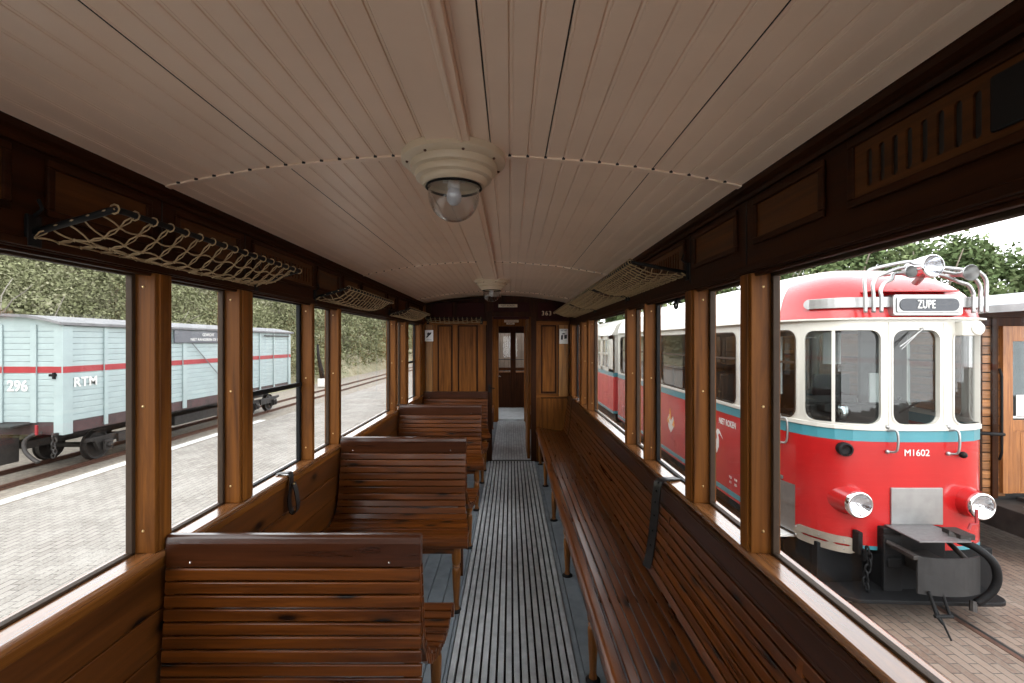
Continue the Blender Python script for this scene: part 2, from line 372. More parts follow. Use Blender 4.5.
# side walls
def side_wall(side):
    s = -1 if side == 'left' else 1
    X = XL if s < 0 else XR
    G = GL if s < 0 else GR
    D = X+s*.10
    root = empty('wall_'+side, (X, 0, 0), kind='structure')
    def B(mb, name, mat, bev=0): return mb.build(name, mat, root, (-X, 0, 0), bevel=bev)
    # planks below the sill
    mb = MB(); z = 0.0; hs = [.145, .145, .145, .145, .145, .165]
    for h in hs:
        mb.box(X+s*.004, X+s*.026, Y0, Y1, z+.0015, z+h-.0015); z += h
    B(mb, 'wall_planks', M['pine'], .004)
    mb = MB(); mb.box(X+s*.027, D, Y0, Y1, -.08, ZS-.03); B(mb, 'wall_core', M['darky'])
    # sill and its nosing
    mb = MB(); mb.box(X-s*.012, D+s*.02, Y0, Y1, ZS-.026, ZS); B(mb, 'window_sill', M['sill'], .008)
    mb = MB(); mb.box(X-s*.002, X+s*.012, Y0, Y1, ZS-.062, ZS-.027); B(mb, 'sill_molding', M['posty'], .005)
    # header with rail
    mb = MB(); mb.box(X, D, Y0, Y1, ZH, 2.20); B(mb, 'header_board', M['darky'], .002)
    mb = MB(); mb.box(X-s*.010, X+s*.001, Y0, Y1, ZH+.004, ZH+.026); mb.box(X+s*.012, X+s*.030, Y0, Y1, ZH-.010, ZH+.001)
    B(mb, 'header_molding', M['darky'], .003)
    # posts
    edges = [Y0]+[e for o_ in OPEN for e in o_]+[Y1]
    for i in range(0, len(edges), 2):
        a, c = edges[i], edges[i+1]
        mb = MB(); mb.box(X, D, a, c, ZS, ZH)
        if c-a > .05:
            mb.box(X-s*.006, X+s*.004, a+.016, c-.016, ZS+.001, ZH-.001)
        p = B(mb, 'window_post', M['postz'], .003)
        if 1.5 < a < 6:
            for zz in (1.006, 1.43, 1.838): MB().ball(((X+D)/2+s*-.01, a, zz), .0048, 5).build('screw', M['brass'], p)
    # raised panels and vent grilles in the header
    def panel(a, c):
        mb = MB(); z0, z1 = 1.975, 2.125
        t = .020
        for (aa, cc, zz0, zz1) in ((a, c, z0, z0+t), (a, c, z1-t, z1), (a, a+t, z0+t, z1-t), (c-t, c, z0+t, z1-t)):
            mb.box(X-s*.012, X-s*.0005, aa, cc, zz0, zz1)
        r = B(mb, 'panel_molding', M['darky'], .004)
        mb = MB(); mb.box(X-s*.003, X-s*.0003, a+t, c-t, z0+t, z1-t)
        B(mb, 'header_panel', wpan, 0)
    def vent(a, c, first=None):
        z0, z1 = 1.968, 2.130; t = .020
        mb = MB()
        for (aa, cc, zz0, zz1) in ((a, c, z0, z0+t), (a, c, z1-t, z1), (a, a+t, z0+t, z1-t), (c-t, c, z0+t, z1-t)):
            mb.box(X-s*.013, X-s*.0005, aa, cc, zz0, zz1)
        B(mb, 'vent_molding', M['darky'], .004)
        mb = MB(); mb.box(X-s*.002, X-s*.0004, a+t, c-t, z0+t, z1-t); B(mb, 'vent_void', M['black'])
        # slotted board: solid margins and bars with rounded slots between
        mb = MB(); x0, x1 = X-s*.007, X-s*.0021
        zb, zt = 2.004, 2.088
        mb.box(x0, x1, a+t, c-t, z0+t, zb); mb.box(x0, x1, a+t, c-t, zt, z1-t)
        pc = .0352; y = c-t-.045; ys = []
        wslot = .016
        lim = a+t+.04
        while y > lim: ys.append(y); y -= pc
        prev = c-t
        for j, y in enumerate(ys):
            mb.box(x0, x1, y+wslot/2, prev, zb, zt); prev = y-wslot/2
        mb.box(x0, x1, a+t, prev, zb, zt)
        for y in ys:     # rounded slot ends
            for zz, d in ((zb, 1), (zt, -1)):
                for q in (-1, 1):
                    poly = [(y+q*wslot/2, zz)]+[(y+q*wslot/2*math.cos(k*PI/8), zz+d*(wslot/2)*(1-math.sin(k*PI/8))) for k in range(5)]
                    mb.prism(poly, x0, x1, 'x')
        B(mb, 'vent_grille', wpan)
        if first:
            mb = MB(); mb.box(X-s*.016, X-s*.007, first-.09, first, 2.00, 2.095)
            B(mb, 'vent_slide', M['iron'], .004)
    wpan = wood('header_panel_oak', (.028, .0095, .0022), (.10, .034, .0075), 'y', .42, .05, 0, .1, 1.0, .12)
    for (a, c, k) in ((-1.9, -1.35, 'v'), (-1.22, -.56, 'p'), (-.46, -.08, 'p'), (.03, .33, 'p'), (.43, 1.13, 'v'), (1.22, 1.575, 'p'), (1.69, 2.09, 'p'),
                      (2.19, 2.87, 'v'), (2.93, 3.30, 'p'), (3.38, 3.73, 'p'), (3.82, 4.52, 'v'), (4.60, 4.94, 'p'), (5.02, 5.42, 'p'), (5.55, 6.2, 'v')):
        if k == 'p': panel(a, c)
        else: vent(a, c, .79 if a == .43 else None)
    mb = MB()
    for y in (1.63, 2.14, 2.885, 3.335, 4.975, 5.48): mb.box(X-s*.003, X+s*.001, y-.002, y+.002, ZH+.03, 2.15)
    B(mb, 'header_joint', M['black'])
    # outside skin
    mb = MB(); mb.box(D+s*.001, D+s*.02, Y0, Y1, -.3, ZS-.03); mb.box(D+s*.001, D+s*.02, Y0, Y1, ZH+.03, 2.2)
    B(mb, 'outer_cladding', M['darky'])
    return root
WL = side_wall('left'); WR = side_wall('right')

# windows: frame ring + pane
wn = 0
for side, s, G in (('left', -1, GL), ('right', 1, GR)):
    for (a, c) in OPEN:
        wn += 1
        drop = (c-a > .6 and c-a < .8)
        t = .016 if not drop else .026
        mat = M['rubber'] if not drop else M['iron']
        wr = empty('window_%d' % wn, (G, (a+c)/2, ZS), kind='structure')
        mb = MB(); x0, x1 = G-.011, G+.011
        mb.box(x0, x1, a, a+t*.8, ZS, ZH); mb.box(x0, x1, c-t, c, ZS, ZH); mb.box(x0, x1, a, c, ZS, ZS+.008); mb.box(x0, x1, a, c, ZH-.012, ZH)
        if drop and side == 'left': mb.box(x0+.004, x1+.004, a, c, 1.38, 1.405)
        mb.build('window_frame', mat, wr, (-G, -(a+c)/2, -ZS), bevel=.002)
        mb = MB(); mb.box(G-.0015, G+.0015, a+t*.5, c-t*.5, ZS+.004, ZH-.006)
        mb.build('pane', M['glass'], wr, (-G, -(a+c)/2, -ZS))
        if side == 'right' and abs(a-2.21) < .01:
            mb = MB(); mb.tube([(G-.03, 2.46+.02*math.cos(k*PI/6), 1.845+.02*math.sin(k*PI/6)) for k in range(12)], .006, 6, closed=True); mb.box(G-.03, G-.01, 2.45, 2.47, 1.855, 1.88)
            mb.build('finger_ring', M['iron'], wr, (-G, -(a+c)/2, -ZS), smooth=True)

# ceiling
XC = (XL+XR)/2; HW = (XR-XL)/2
def zc(x):
    sag = ZC-ZE; Rr = (HW*HW+sag*sag)/(2*sag)
    return ZC-(Rr-math.sqrt(max(0, Rr*Rr-(x-XC)**2)))
def gx_(i): return XC+(i-.5)*.0612+(.008 if i <= 0 else -.0225)
def ceil_profile():
    pts = []; bw = .0612; k = int(HW/bw)+1
    for i in range(-k, k+1):
        x0 = gx_(i); x1 = gx_(i+1)
        a = max(x0, XL-.01); c = min(x1, XR+.01)
        if c-a < .01: continue
        pts += [(a, zc(a)+.005), (a+.0024, zc(a)+.0003)]
        xb = a+.0075
        if xb < c-.01: pts += [(xb, zc(xb)), (xb+.001, zc(xb)+.0012), (xb+.0025, zc(xb)+.0012), (xb+.0035, zc(xb))]
        for q in (.35, .6, .85): pts.append((a+q*(c-a), zc(a+q*(c-a))))
        pts += [(c-.0022, zc(c)+.0003), (c-.0003, zc(c)+.005)]
    return pts
def extrude_prof(pts, y0, y1, mi=0):
    mb = MB(); n_ = len(pts)
    mb.v = [(p[0], y0, p[1]) for p in pts]+[(p[0], y1, p[1]) for p in pts]
    mb.f = [(i, i+1, n_+i+1, n_+i) for i in range(n_-1)]; mb.m = [0]*len(mb.f)
    return mb
cp = ceil_profile()
poly = cp+[(XR+.01, 2.36), (XL-.01, 2.36)]
mb = MB(); mb.prism(poly, Y0, Y1, 'y')
ceiling = tag(mb.build('ceiling', M['ceiling']), kind='structure')
arc = [XL+.0+(XR-XL)*i/60 for i in range(61)]
for sy in (-.54, 1.62, 3.78, 5.94):
    mb = MB()
    poly = [(x_, zc(x_)-.006) for x_ in arc]+[(x_, zc(x_)+.004) for x_ in reversed(arc)]
    n_ = len(arc)
    for i in range(n_-1):
        a, c = arc[i], arc[i+1]
        mb.prism([(a, zc(a)-.006), (c, zc(c)-.006), (c, zc(c)+.004), (a, zc(a)+.004)], sy-.013, sy+.013, 'y')
    bt = mb.build('ceiling_batten', M['ceiling'], ceiling)
    mb = MB(); bw = .0612; k = int(HW/bw)
    for i in range(-k, k+1):
        x_ = gx_(i)
        if XL+.01 < x_ < XR-.01: mb.box(x_-.004, x_+.006, sy-.018, sy-.011, zc(x_)-.005, zc(x_)+.003)
    mb.build('batten_notch', M['black'], bt)
mb = MB()
for i in (3, 6, 12, -9):
    x_ = gx_(i); a = R.uniform(0, 1.2); mb.box(x_-.0006, x_+.0006, a, R.choice((1.6, 3.7, 3.7)), zc(x_)-.0002, zc(x_)+.004)
mb.build('board_gap', M['black'], ceiling)
mb = MB()
mb.box(-.265, -.145, Y0, Y1, 2.279, 2.292); mb.box(-.166, -.128, Y0, Y1, 2.276, 2.291); mb.box(-.158, -.149, Y0, Y1, 2.270, 2.28)
mb.build('ceiling_cover_strip', M['ceiling'], ceiling, bevel=.003)
# cornices
for i, (s, X) in enumerate(((-1, XL), (1, XR))):
    mb = MB()
    mb.prism([(X+s*.02, 2.140), (X-s*.010, 2.140), (X-s*.016, 2.150), (X-s*.013, 2.160), (X-s*.026, 2.168), (X-s*.030, 2.180), (X-s*.026, 2.195), (X+s*.02, 2.20)], Y0, Y1, 'y')
    tag(mb.build('trim_%d' % (i+1), M['darky']), kind='structure')
# unseen roof over the ceiling, added to block sky light
mb = MB(); ax = [XL-.22+(XR-XL+.44)*i/20 for i in range(21)]
for i in range(20):
    a, c = ax[i], ax[i+1]
    f = lambda q: 2.42-.17*((q-XC)/1.24)**2
    mb.prism([(a, f(a)-.05), (c, f(c)-.05), (c, f(c)), (a, f(a))], Y0-.3, FAR+.3, 'y')
tag(mb.build('roof', M['roofgrey']), kind='structure')
mb = MB(); mb.box(XL-.09, XR+.09, Y0-.1, Y0, -.08, .85); mb.box(XL-.09, XR+.09, Y0-.1, Y0, 1.95, 2.36)  # unseen wall behind the camera; its wide openings added to brighten the interior
for a, c in ((XL-.09, XL+.1), (-.60, -.48), (.09, .21), (XR-.1, XR+.09)): mb.box(a, c, Y0-.1, Y0, .85, 1.95)
wrr = tag(mb.build('wall_rear_unseen', M['postz']), kind='structure')
mb = MB(); mb.box(XL+.08, XR-.08, Y0-.05, Y0-.047, .84, 1.96); mb.build('pane', M['glass'], wrr)

# ------------------------------------------------------------------ far partition
def partition():
    root = empty('wall_far', (0, Y1, 0), kind='structure')
    P = lambda mb, n_, m_, bev=.003, par=root: mb.build(n_, m_, par, (0, -Y1, 0), bevel=bev)
    ya, yb = Y1, Y1+.05
    dx0, dx1, dz = -.255, .285, 2.0
    # carcass
    mb = MB(); mb.box(XL-.09, dx0-.07, ya+.012, yb, -.02, 2.36); mb.box(dx1+.07, XR+.09, ya+.012, yb, -.02, 2.36); mb.box(dx0-.07, dx1+.07, ya+.012, yb, dz+.07, 2.36)
    P(mb, 'partition_board', M['darkz'])
    # stiles / rails
    mb = MB()
    mb.box(-1.21, -1.175, ya-.004, ya+.012, .9, 2.16)
    mb.box(-1.075, -1.01, ya, ya+.012, .93, 1.885)
    mb.box(-.80, -.73, ya, ya+.012, .93, 1.885); mb.box(-.45, -.34, ya, ya+.012, .0, 1.885)
    mb.box(.355, .42, ya, ya+.012, .0, 1.885); mb.box(.635, .66, ya, ya+.012, .93, 1.885)
    P(mb, 'partition_stile', M['postz'])
    mb = MB(); mb.box(-1.17, -1.078, ya-.012, ya+.01, .90, 1.885); mb.box(.67, .80, ya-.012, ya+.01, .90, 1.885)
    P(mb, 'corner_post', wood('light_oak', (.14, .060, .010), (.36, .155, .030), 'z', .38, .12))
    mb = MB(); mb.box(-1.21, -.33, ya-.006, ya+.012, .885, .945); mb.box(.355, .82, ya-.006, ya+.012, .885, .935)
    mb.box(-1.21, -.33, ya-.004, ya+.012, 1.885, 1.94); mb.box(.355, .82, ya-.004, ya+.012, 1.885, 1.94)
    P(mb, 'partition_rail', M['postx'])
    mb = MB()
    for (a, c) in ((-1.01, -.80), (-.73, -.45), (.42, .635)): mb.box(a+.022, c-.022, ya+.002, ya+.012, .965, 1.865)
    P(mb, 'upper_panel', M['postz'], .006)
    mb = MB()
    for (a, c) in ((-1.17, -.80), (-.76, -.36), (.38, .80)): mb.box(a, c, ya+.002, ya+.012, .06, .87)
    P(mb, 'lower_panel', M['postz'], .006)
    mb = MB()
    for (a, c) in ((-1.10, -.80), (-.74, -.36), (-.24, .26), (.38, .78)): mb.box(a, c, ya+.002, ya+.012, 1.965, 2.20)
    P(mb, 'frieze_panel', paint('dark_red_panel', (.030, .0035, .003), .55, 0, .2, 3, 0, 0, None, .12), .006)
    return root
wf = partition()
dr = empty('door_1', (0, Y1, 0), kind='structure')
mb = MB()
for (a, c) in ((-.325, -.255), (.285, .355)): mb.box(a, c, Y1-.014, Y1+.062, 0, 2.07)
mb.box(-.255, .285, Y1-.014, Y1+.062, 2.0, 2.07)
mb.build('door_frame', M['darkz'], dr, (0, -Y1, 0), bevel=.004)
mb = MB(); mb.box(.235, .275, Y1+.07, Y1+.85, .02, 1.99)
dl = mb.build('door_leaf', M['postz'], dr, (0, -Y1, 0), bevel=.004)

def door_handle(x, y, z, mat, lab):
    t = empty('door_handle', (x, y, z), lab, 'door handle')
    mb = MB(); mb.box(-.014, .014, -.004, 0, -.055, .055); mb.build('backplate', mat, t, bevel=.004)
    mb = MB(); mb.tube([(0, -.004, .01), (0, -.035, .012), (.02, -.042, .012), (.07, -.042, .0)], .007, 8); mb.build('lever', mat, t, smooth=True)
    return t
door_handle(-.290, Y1-.014, 1.01, M['iron'], 'dark lever handle on left post of the partition doorway')
# name plates
def plate(x, y, z, w_, h_, txt, lab, sz, ang=0):
    t = empty('name_plate', (x, y, z), lab, 'sign')
    mb = MB(); mb.box(-w_/2, w_/2, -.004, 0, -h_/2, h_/2); mb.build('backing', M['kerb' if False else 'lamp'], t, bevel=.002)
    if txt: text(txt, sz, M['black_ink'], t, (0, -.0045, 0), (PI/2, 0, 0), .0006)
    return t
plate(-.035, Y1-.0145, 2.15, .26, .042, 'NIET ROKEN', 'small white NO-SMOKING plate above the partition doorway', .034)

# second compartment, seen through the doorway
root = empty('wall_end', (0, 9.8, 0), kind='structure')
mb = MB()
mb.box(XL-.09, -.25, 9.8, 9.86, -.02, 2.3); mb.box(.285, XR+.09, 9.8, 9.86, -.02, 2.3); mb.box(-.25, .285, 9.8, 9.86, 1.98, 2.3)
mb.build('partition_board', M['postz'], root, (0, -9.8, 0), bevel=.004)
for s, X in ((-1, XL), (1, XR)):
    mb = MB(); D = X+s*.06
    mb.box(X, D, Y1+.05, 9.8, -.02, .93); mb.box(X, D, Y1+.05, 9.8, 1.885, 2.3)
    for (a, c) in ((Y1+.05, 6.7), (7.5, 7.6), (8.1, 8.2), (9.1, 9.8)): mb.box(X, D, a, c, .93, 1.885)
    mb.box(X, D, 9.86, FAR, -.02, .93); mb.box(X, D, 9.86, FAR, 1.885, 2.3); mb.box(X, D, 11.2, FAR+.05, .93, 1.885)
    tag(mb.build('wall_second_compartment_%s' % ('left' if s < 0 else 'right'), M['postz']), kind='structure')
mb = MB(); mb.box(XL-.05, XR+.05, Y1+.05, FAR+.05, 2.24, 2.30); tag(mb.build('ceiling_second_compartment', M['ceiling']), kind='structure')
# end doors
dr = empty('door_2', (0, FAR, 0), kind='structure')
P = lambda mb, n_, m_, bev=.004: mb.build(n_, m_, dr, (0, -FAR, 0), bevel=bev)
mb = MB()
mb.box(XL, -.37, FAR, FAR+.05, 0, 2.3); mb.box(.55, XR, FAR, FAR+.05, 0, 2.3); mb.box(-.37, .55, FAR, FAR+.05, 1.92, 2.3)
mb.box(-.37, -.29, FAR-.01, FAR+.05, 0, 1.92); mb.box(0, .13, FAR-.01, FAR+.05, 0, 1.92); mb.box(.42, .55, FAR-.01, FAR+.05, 0, 1.92)
mb.box(-.29, 0, FAR-.01, FAR+.05, 1.87, 1.92); mb.box(.13, .42, FAR-.01, FAR+.05, 1.87, 1.92)
P(mb, 'door_frame', M['darkz'])
mb = MB(); mb.box(-.29, 0, FAR, FAR+.04, 0, .90); mb.box(.13, .42, FAR, FAR+.04, 0, .90); P(mb, 'door_panel', M['darkz'])
mb = MB(); mb.box(-.29, 0, FAR-.02, FAR+.04, .90, .93); mb.box(.13, .42, FAR-.02, FAR+.04, .90, .93); P(mb, 'door_sill', M['sill'])
mb = MB(); mb.box(-.29, 0, FAR+.015, FAR+.018, .93, 1.87); mb.box(.13, .42, FAR+.015, FAR+.018, .93, 1.87); P(mb, 'pane', M['glass'], 0)
mb = MB(); mb.tube([(-.29, FAR-.02, 1.22), (.42, FAR-.02, 1.22)], .008, 6); P(mb, 'guard_bar', M['iron'], 0)
door_handle(-.30, FAR-.01, .80, M['chrome'], 'pale lever handle on far end door beyond the partition doorway')
plate(.02, 9.797, 2.085, .30, .05, 'VERBODEN TE SPUWEN', 'pale long plate over the second doorway, upper of two', .022)
plate(.0, 9.797, 2.035, .17, .04, 'ROKEN', 'pale short plate over the second doorway, lower of two', .030)

# number on partition
t = empty('car_number', (.50, Y1+.001, 2.045), 'gilt number 363 on dark frieze right of the partition doorway', 'number')
text('363', .085, M['gilt'], t, (0, 0, 0), (PI/2, 0, 0), .001, 1.0, spacing=1.15)

# posters
def poster(x, z, w_, h_, lab, kind):
    t = empty('poster', (x, Y1-.013, z), lab, 'notice')
    mb = MB(); mb.box(-w_/2, w_/2, -.002, 0, -h_/2, h_/2); mb.build('paper', M['white'], t)
    mb = MB()
    if kind == 0:
        mb.ball((-.008, -.003, .02), .02, 6, 0, (.9, .06, 1.3)); mb.prism([(-.04, -.02), (-.03, -.03), (.025, .02), (.035, .045), (.01, .045)], -.0035, -.0022, 'y')
        mb.box(-.035, .035, -.003, -.002, -.06, -.055)
    else:
        mb.prism([(-.03, .028), (.02, .028), (.018, .038), (-.01, .046)], -.0035, -.0022, 'y')
        mb.prism([(-.04, -.045), (-.012, -.045), (-.010, .02), (-.035, .015)], -.0035, -.0022, 'y')
        mb.prism([(.008, -.035), (.042, -.030), (.045, .022), (.006, .018)], -.0035, -.0022, 'y')
    mb.build('print', M['black_ink'], t)
    if kind: text('LET OP', .026, M['black_ink'], t, (0, -.0025, .082), (PI/2, 0, 0), .0004, 1, off=.0008)
poster(-1.124, 1.737, .115, .155, 'small notice with dark blue emblem on left corner post of far partition', 0)
poster(.735, 1.728, .118, .205, 'white notice with black figure on right corner post of far partition', 1)

# ================================================================== CEILING LAMPS
def lamp(yc, lab):
    t = empty('ceiling_lamp', (-.196, yc, 2.28), lab, 'ceiling lamp', 'round ceiling lamps')
    mb = MB(); mb.lathe([(.178, .012), (.178, -.012), (.170, -.020), (.150, -.022), (.150, -.034), (.146, -.044), (.132, -.048), (.134, -.058), (.130, -.068), (.116, -.072), (.115, -.080), (.108, -.088), (.104, -.092), (.092, -.092), (.090, -.080), (.03, -.070), (.001, -.070)], n=48, caps=False)
    fl_ = mb.build('lamp_rose', M['lamp'], t, smooth=True, auto=40)
    for k in range(8): MB().ball((.160*math.cos(k*PI/4+.3), .160*math.sin(k*PI/4+.3), -.022), .005, 5).build('screw', M['rust'], fl_)
    mb = MB(); mb.lathe([(.096, -.092), (.098, -.097), (.094, -.100), (.090, -.097), (.091, -.092)], n=48, caps=False); mb.build('rim', M['iron'], t, smooth=True)
    mb = MB(); pr = [(.088, -.094)]+[(.088*math.cos(a), -.125-.088*math.sin(a)) for a in [k*PI/2/12 for k in range(12)]]+[(.001, -.213)]
    inner = [(r_-.003, z_+.002) for r_, z_ in reversed(pr[:-1])]
    mb.lathe(pr+[(.001, -.211)]+inner, n=40, caps=False); mb.build('glass_dome', M['bulb'], t, smooth=True)
    mb = MB(); mb.lathe([(.022, -.070), (.022, -.095), (.019, -.100), (.001, -.100)], n=20, caps=False)
    for q in (-1, 1): mb.box(q*.03-.008, q*.03+.008, -.006, .006, -.078, -.070)
    mb.build('socket', M['white'], t, smooth=True, auto=40)
    mb = MB(); mb.lathe([(.018, -.098), (.022, -.108), (.026, -.125), (.024, -.142), (.014, -.154), (.001, -.157)], n=20, caps=False); mb.build('bulb', M['frost'], t, smooth=True)
    return t
L1 = lamp(1.63, 'cream round ceiling lamp with glass dome, the nearer and larger-looking one')
L2 = copy_tree(L1); L2.location = (-.196, 4.90, 2.28); L2['label'] = 'cream ceiling lamp with glass dome farther off, close before the far partition'

# ================================================================== BENCHES
PROF = [(.020, .868), (.036, .78), (.050, .70), (.064, .62), (.084, .55), (.115, .492), (.165, .452), (.24, .434), (.33, .437), (.41, .452), (.455, .462)]
def resample(P_, step):
    out = []; L = [0]
    for i in range(1, len(P_)): L.append(L[-1]+math.dist(P_[i], P_[i-1]))
    s = step/2
    while s < L[-1]:
        i = max(j for j in range(len(L)) if L[j] <= s); i = min(i, len(P_)-2)
        f = (s-L[i])/(L[i+1]-L[i]); a, c = P_[i], P_[i+1]
        tx, tz = (c[0]-a[0])/(L[i+1]-L[i]), (c[1]-a[1])/(L[i+1]-L[i])
        out.append((a[0]+(c[0]-a[0])*f, a[1]+(c[1]-a[1])*f, tx, tz, s)); s += step
    return out
BX0, BX1 = -1.198, -.3124
def xend(s): 
    u = min(1, max(0, (s-.28)/.42)); return BX1+.052*u*u*(3-2*u)
def leg_profile(h):
    return [(.030, 0), (.030, .006), (.020, .012), (.019, .03), (.016, .034), (.017, .06), (.023, .16), (.026, .24), (.024, .262), (.017, .270), (.024, .277), (.018, .285), (.026, .295), (.028, .32), (.028, h)]
FLAT = [(.020, .868), (.030, .72), (.040, .58), (.047, .46), (.050, .36)]
def side_slats(root, sgn, flat=False):
    rs = resample(FLAT if flat else PROF, .0453)
    for k, (d, z, td, tz, s) in enumerate(rs):
        M4 = Matrix.Translation(Vector((0, sgn*d, z))) @ Matrix.Rotation(math.atan2(tz, sgn*td), 4, 'X')
        mb = MB(); mb.box(BX0+.004, BX1+s*.03 if flat else xend(s), -.0200, .0200, -.006, .006, 0, M4)
        o = mb.build('slat', M['benchx'], root, bevel=.004)
    if flat:
        for xa in (BX1-.002, BX0+.028):
            mb = MB(); mb.prism([(sgn*.008, .866), (sgn*.018, .866), (sgn*.033, .58), (sgn*.042, .34), (sgn*.008, .34)], xa-.024, xa, 'x'); mb.build('end_bracket', M['benchz'], root)
        return
    # front nosing
    mb = MB()
    mb.prism([(sgn*.474, .468), (sgn*.495, .462), (sgn*.507, .445), (sgn*.508, .425), (sgn*.500, .405), (sgn*.482, .400), (sgn*.474, .41)], BX0+.004, xend(.8)+.004, 'x')
    mb.build('seat_nosing', M['benchx'], root, bevel=.003)
    # curved end boards under the slats
    for side in (1, -1):
        mb = MB()
        pts = resample(PROF, .02)
        for i in range(len(pts)-1):
            a, c = pts[i], pts[i+1]
            def off(p, o_):  # normal pointing away from the sitter
                nx, nz = -p[3], p[2]
                if nz > 0 or (abs(nz) < 1e-6): nx, nz = -nx, -nz
                if p[1] > .5: nx, nz = -abs(p[3]), -abs(p[2])*.3
                return (sgn*(p[0]+nx*o_), p[1]+nz*o_)
            xa = (xend(a[4])-.004) if side > 0 else BX0+.028
            q = [off(a, .007), off(c, .007), off(c, .038 if c[1] < .6 else .02), off(a, .038 if a[1] < .6 else .02)]
            mb.prism(q, xa-.022, xa, 'x')
        mb.build('end_bracket', M['benchz'], root)
    # apron under the seat front
    mb = MB(); mb.box(BX0+.01, BX1-.03, sgn*.452, sgn*.470, .36, .40); mb.build('front_apron', M['benchx'], root, bevel=.003)
    # turned leg
    lg = MB(); lg.lathe(leg_profile(.44), (-.332, sgn*.445, 0), n=20); l = lg.build('leg', M['legz'], root, smooth=True, auto=45)
    lf = MB(); lf.lathe([(.036, .0), (.036, .006), (.028, .012), (.018, .016)], (-.332, sgn*.445, 0), n=20); lf.build('leg_foot', M['iron'], l, smooth=True, auto=40)
def bench(yc, lab, both=True, group=None, flat=False):
    root = empty('slatted_bench', (0, yc, 0), lab, 'bench', group)
    mb = MB()
    pr = [(-.019, .868), (.019, .868), (.021, .95), (.018, .970), (.010, .977), (-.010, .977), (-.018, .970), (-.021, .95)] if both else \
         [(-.012, .868), (.019, .868), (.021, .95), (.018, .962), (.008, .967), (-.012, .967)]
    mb.prism(pr, BX0, BX1, 'x')
    mb.build('top_rail', M['rail'], root, bevel=.003)
    for sg in ((-1, 1) if both else (-1,)):
        side_slats(root, sg, flat and sg < 0)
        for xx in (-1.11, -.42): MB().ball((xx, sg*.021, .885), .0045, 5).build('screw', M['chrome'], root)
    mb = MB(); mb.box(-.372, -.335, -.016, .016, 0, .868); mb.build('centre_post', M['benchz'], root, bevel=.003)
    mb = MB(); mb.box(-1.19, -1.15, -.016, .016, 0, .868); mb.build('centre_post', M['benchz'], root, bevel=.003)
    return root
bench(1.65, 'nearest slatted bench on the left, flat slatted back with dark top rail', flat=True)
bench(3.33, 'second slatted bench on the left, its curved seat facing the camera with two turned legs')
bench(5.06, 'third slatted bench on the left, paler top rail, just before the partition bench')
b4 = bench(6.475, 'small single-sided slatted bench against the far partition', False)

# long bench on the right
lb = empty('long_bench', (XR, 3, 0), 'long slatted wooden bench running along the right wall under the windows', 'bench')
PL = lambda mb, n_, m_, bev=.004, par=lb, **k: mb.build(n_, m_, par, (-XR, -3, 0), bevel=bev, **k)
BY0, BY1 = -1.6, 6.47
mb = MB(); mb.prism([(.350, .452), (.347, .425), (.353, .405), (.372, .398), (.410, .40), (.410, .464), (.368, .464)], BY0, BY1, 'y'); PL(mb, 'seat_nosing', M['benchy'], .006)
RP = [(.412, .462), (.47, .452), (.54, .440), (.61, .430), (.67, .426), (.712, .432), (.733, .452), (.744, .50), (.755, .58), (.766, .66), (.777, .74), (.785, .806)]
rs = resample(RP, .0462)
for (d, z, td, tz, s) in rs:
    M4 = Matrix.Translation(Vector((d, 0, z))) @ Matrix.Rotation(-math.atan2(tz, td), 4, 'Y')
    mb = MB(); mb.box(-.0192, .0192, BY0, BY1, -.006, .006, 0, M4); PL(mb, 'slat', M['benchy'])
mb = MB(); mb.prism([(.786, .806), (.800, .806), (.812, .812), (.816, .90), (.806, .905), (.795, .900)], BY0, BY1, 'y'); PL(mb, 'top_rail', M['raily'], .003)
mb = MB(); mb.box(.786, .800, BY0, BY1, .815, .822); mb.box(.789, .803, BY0, BY1, .886, .892); PL(mb, 'rail_bead', M['raily'], .002)
for y in (.22, 1.26, 2.29, 3.32, 4.35, 5.38, 6.33):
    lg = MB(); lg.lathe(leg_profile(.405), (.402, y, 0), n=20); l = PL(lg, 'leg', M['legz'], 0, smooth=True, auto=45)
    lf = MB(); lf.lathe([(.036, 0), (.036, .006), (.028, .012), (.018, .016)], (.402, y, 0), n=20)
    lf.build('leg_foot', M['iron'], l, smooth=True, auto=40)
    mb = MB(); mb.box(.40, .80, y-.015, y+.015, .385, .405); mb.prism([(.775, .0), (.80, 0), (.80, .80), (.778, .80), (.762, .66), (.74, .5), (.73, .42), (.775, .40)], y-.015, y+.015, 'y'); PL(mb, 'bracket', M['benchz'], .003)
# small benches of the second compartment
for (x0, x1, lab) in ((-.75, -.30, 'slatted bench end seen through the doorway on its left'), (.33, .78, 'slatted bench end seen through the doorway on its right')):
    t = empty('compartment_bench', ((x0+x1)/2, 7.6, 0), lab, 'bench')
    for k in range(9):
        xx = x0-t.location.x+.01+k*.048
        mb = MB(); mb.box(xx, xx+.042, -.6, 1.4, .43, .445); mb.build('slat', M['benchy'], t, bevel=.003)
    mb = MB(); mb.box(x0-t.location.x, x1-t.location.x, -.62, -.6, .40, .45); mb.build('end_board', M['benchx'], t, bevel=.003)
    for yy in (-.5, 1.3):
        for xx in (x0-t.location.x+.04, x1-t.location.x-.04):
            mb = MB(); mb.lathe(leg_profile(.43), (xx, yy, 0), n=12); mb.build('leg', M['benchz'], t, smooth=True)

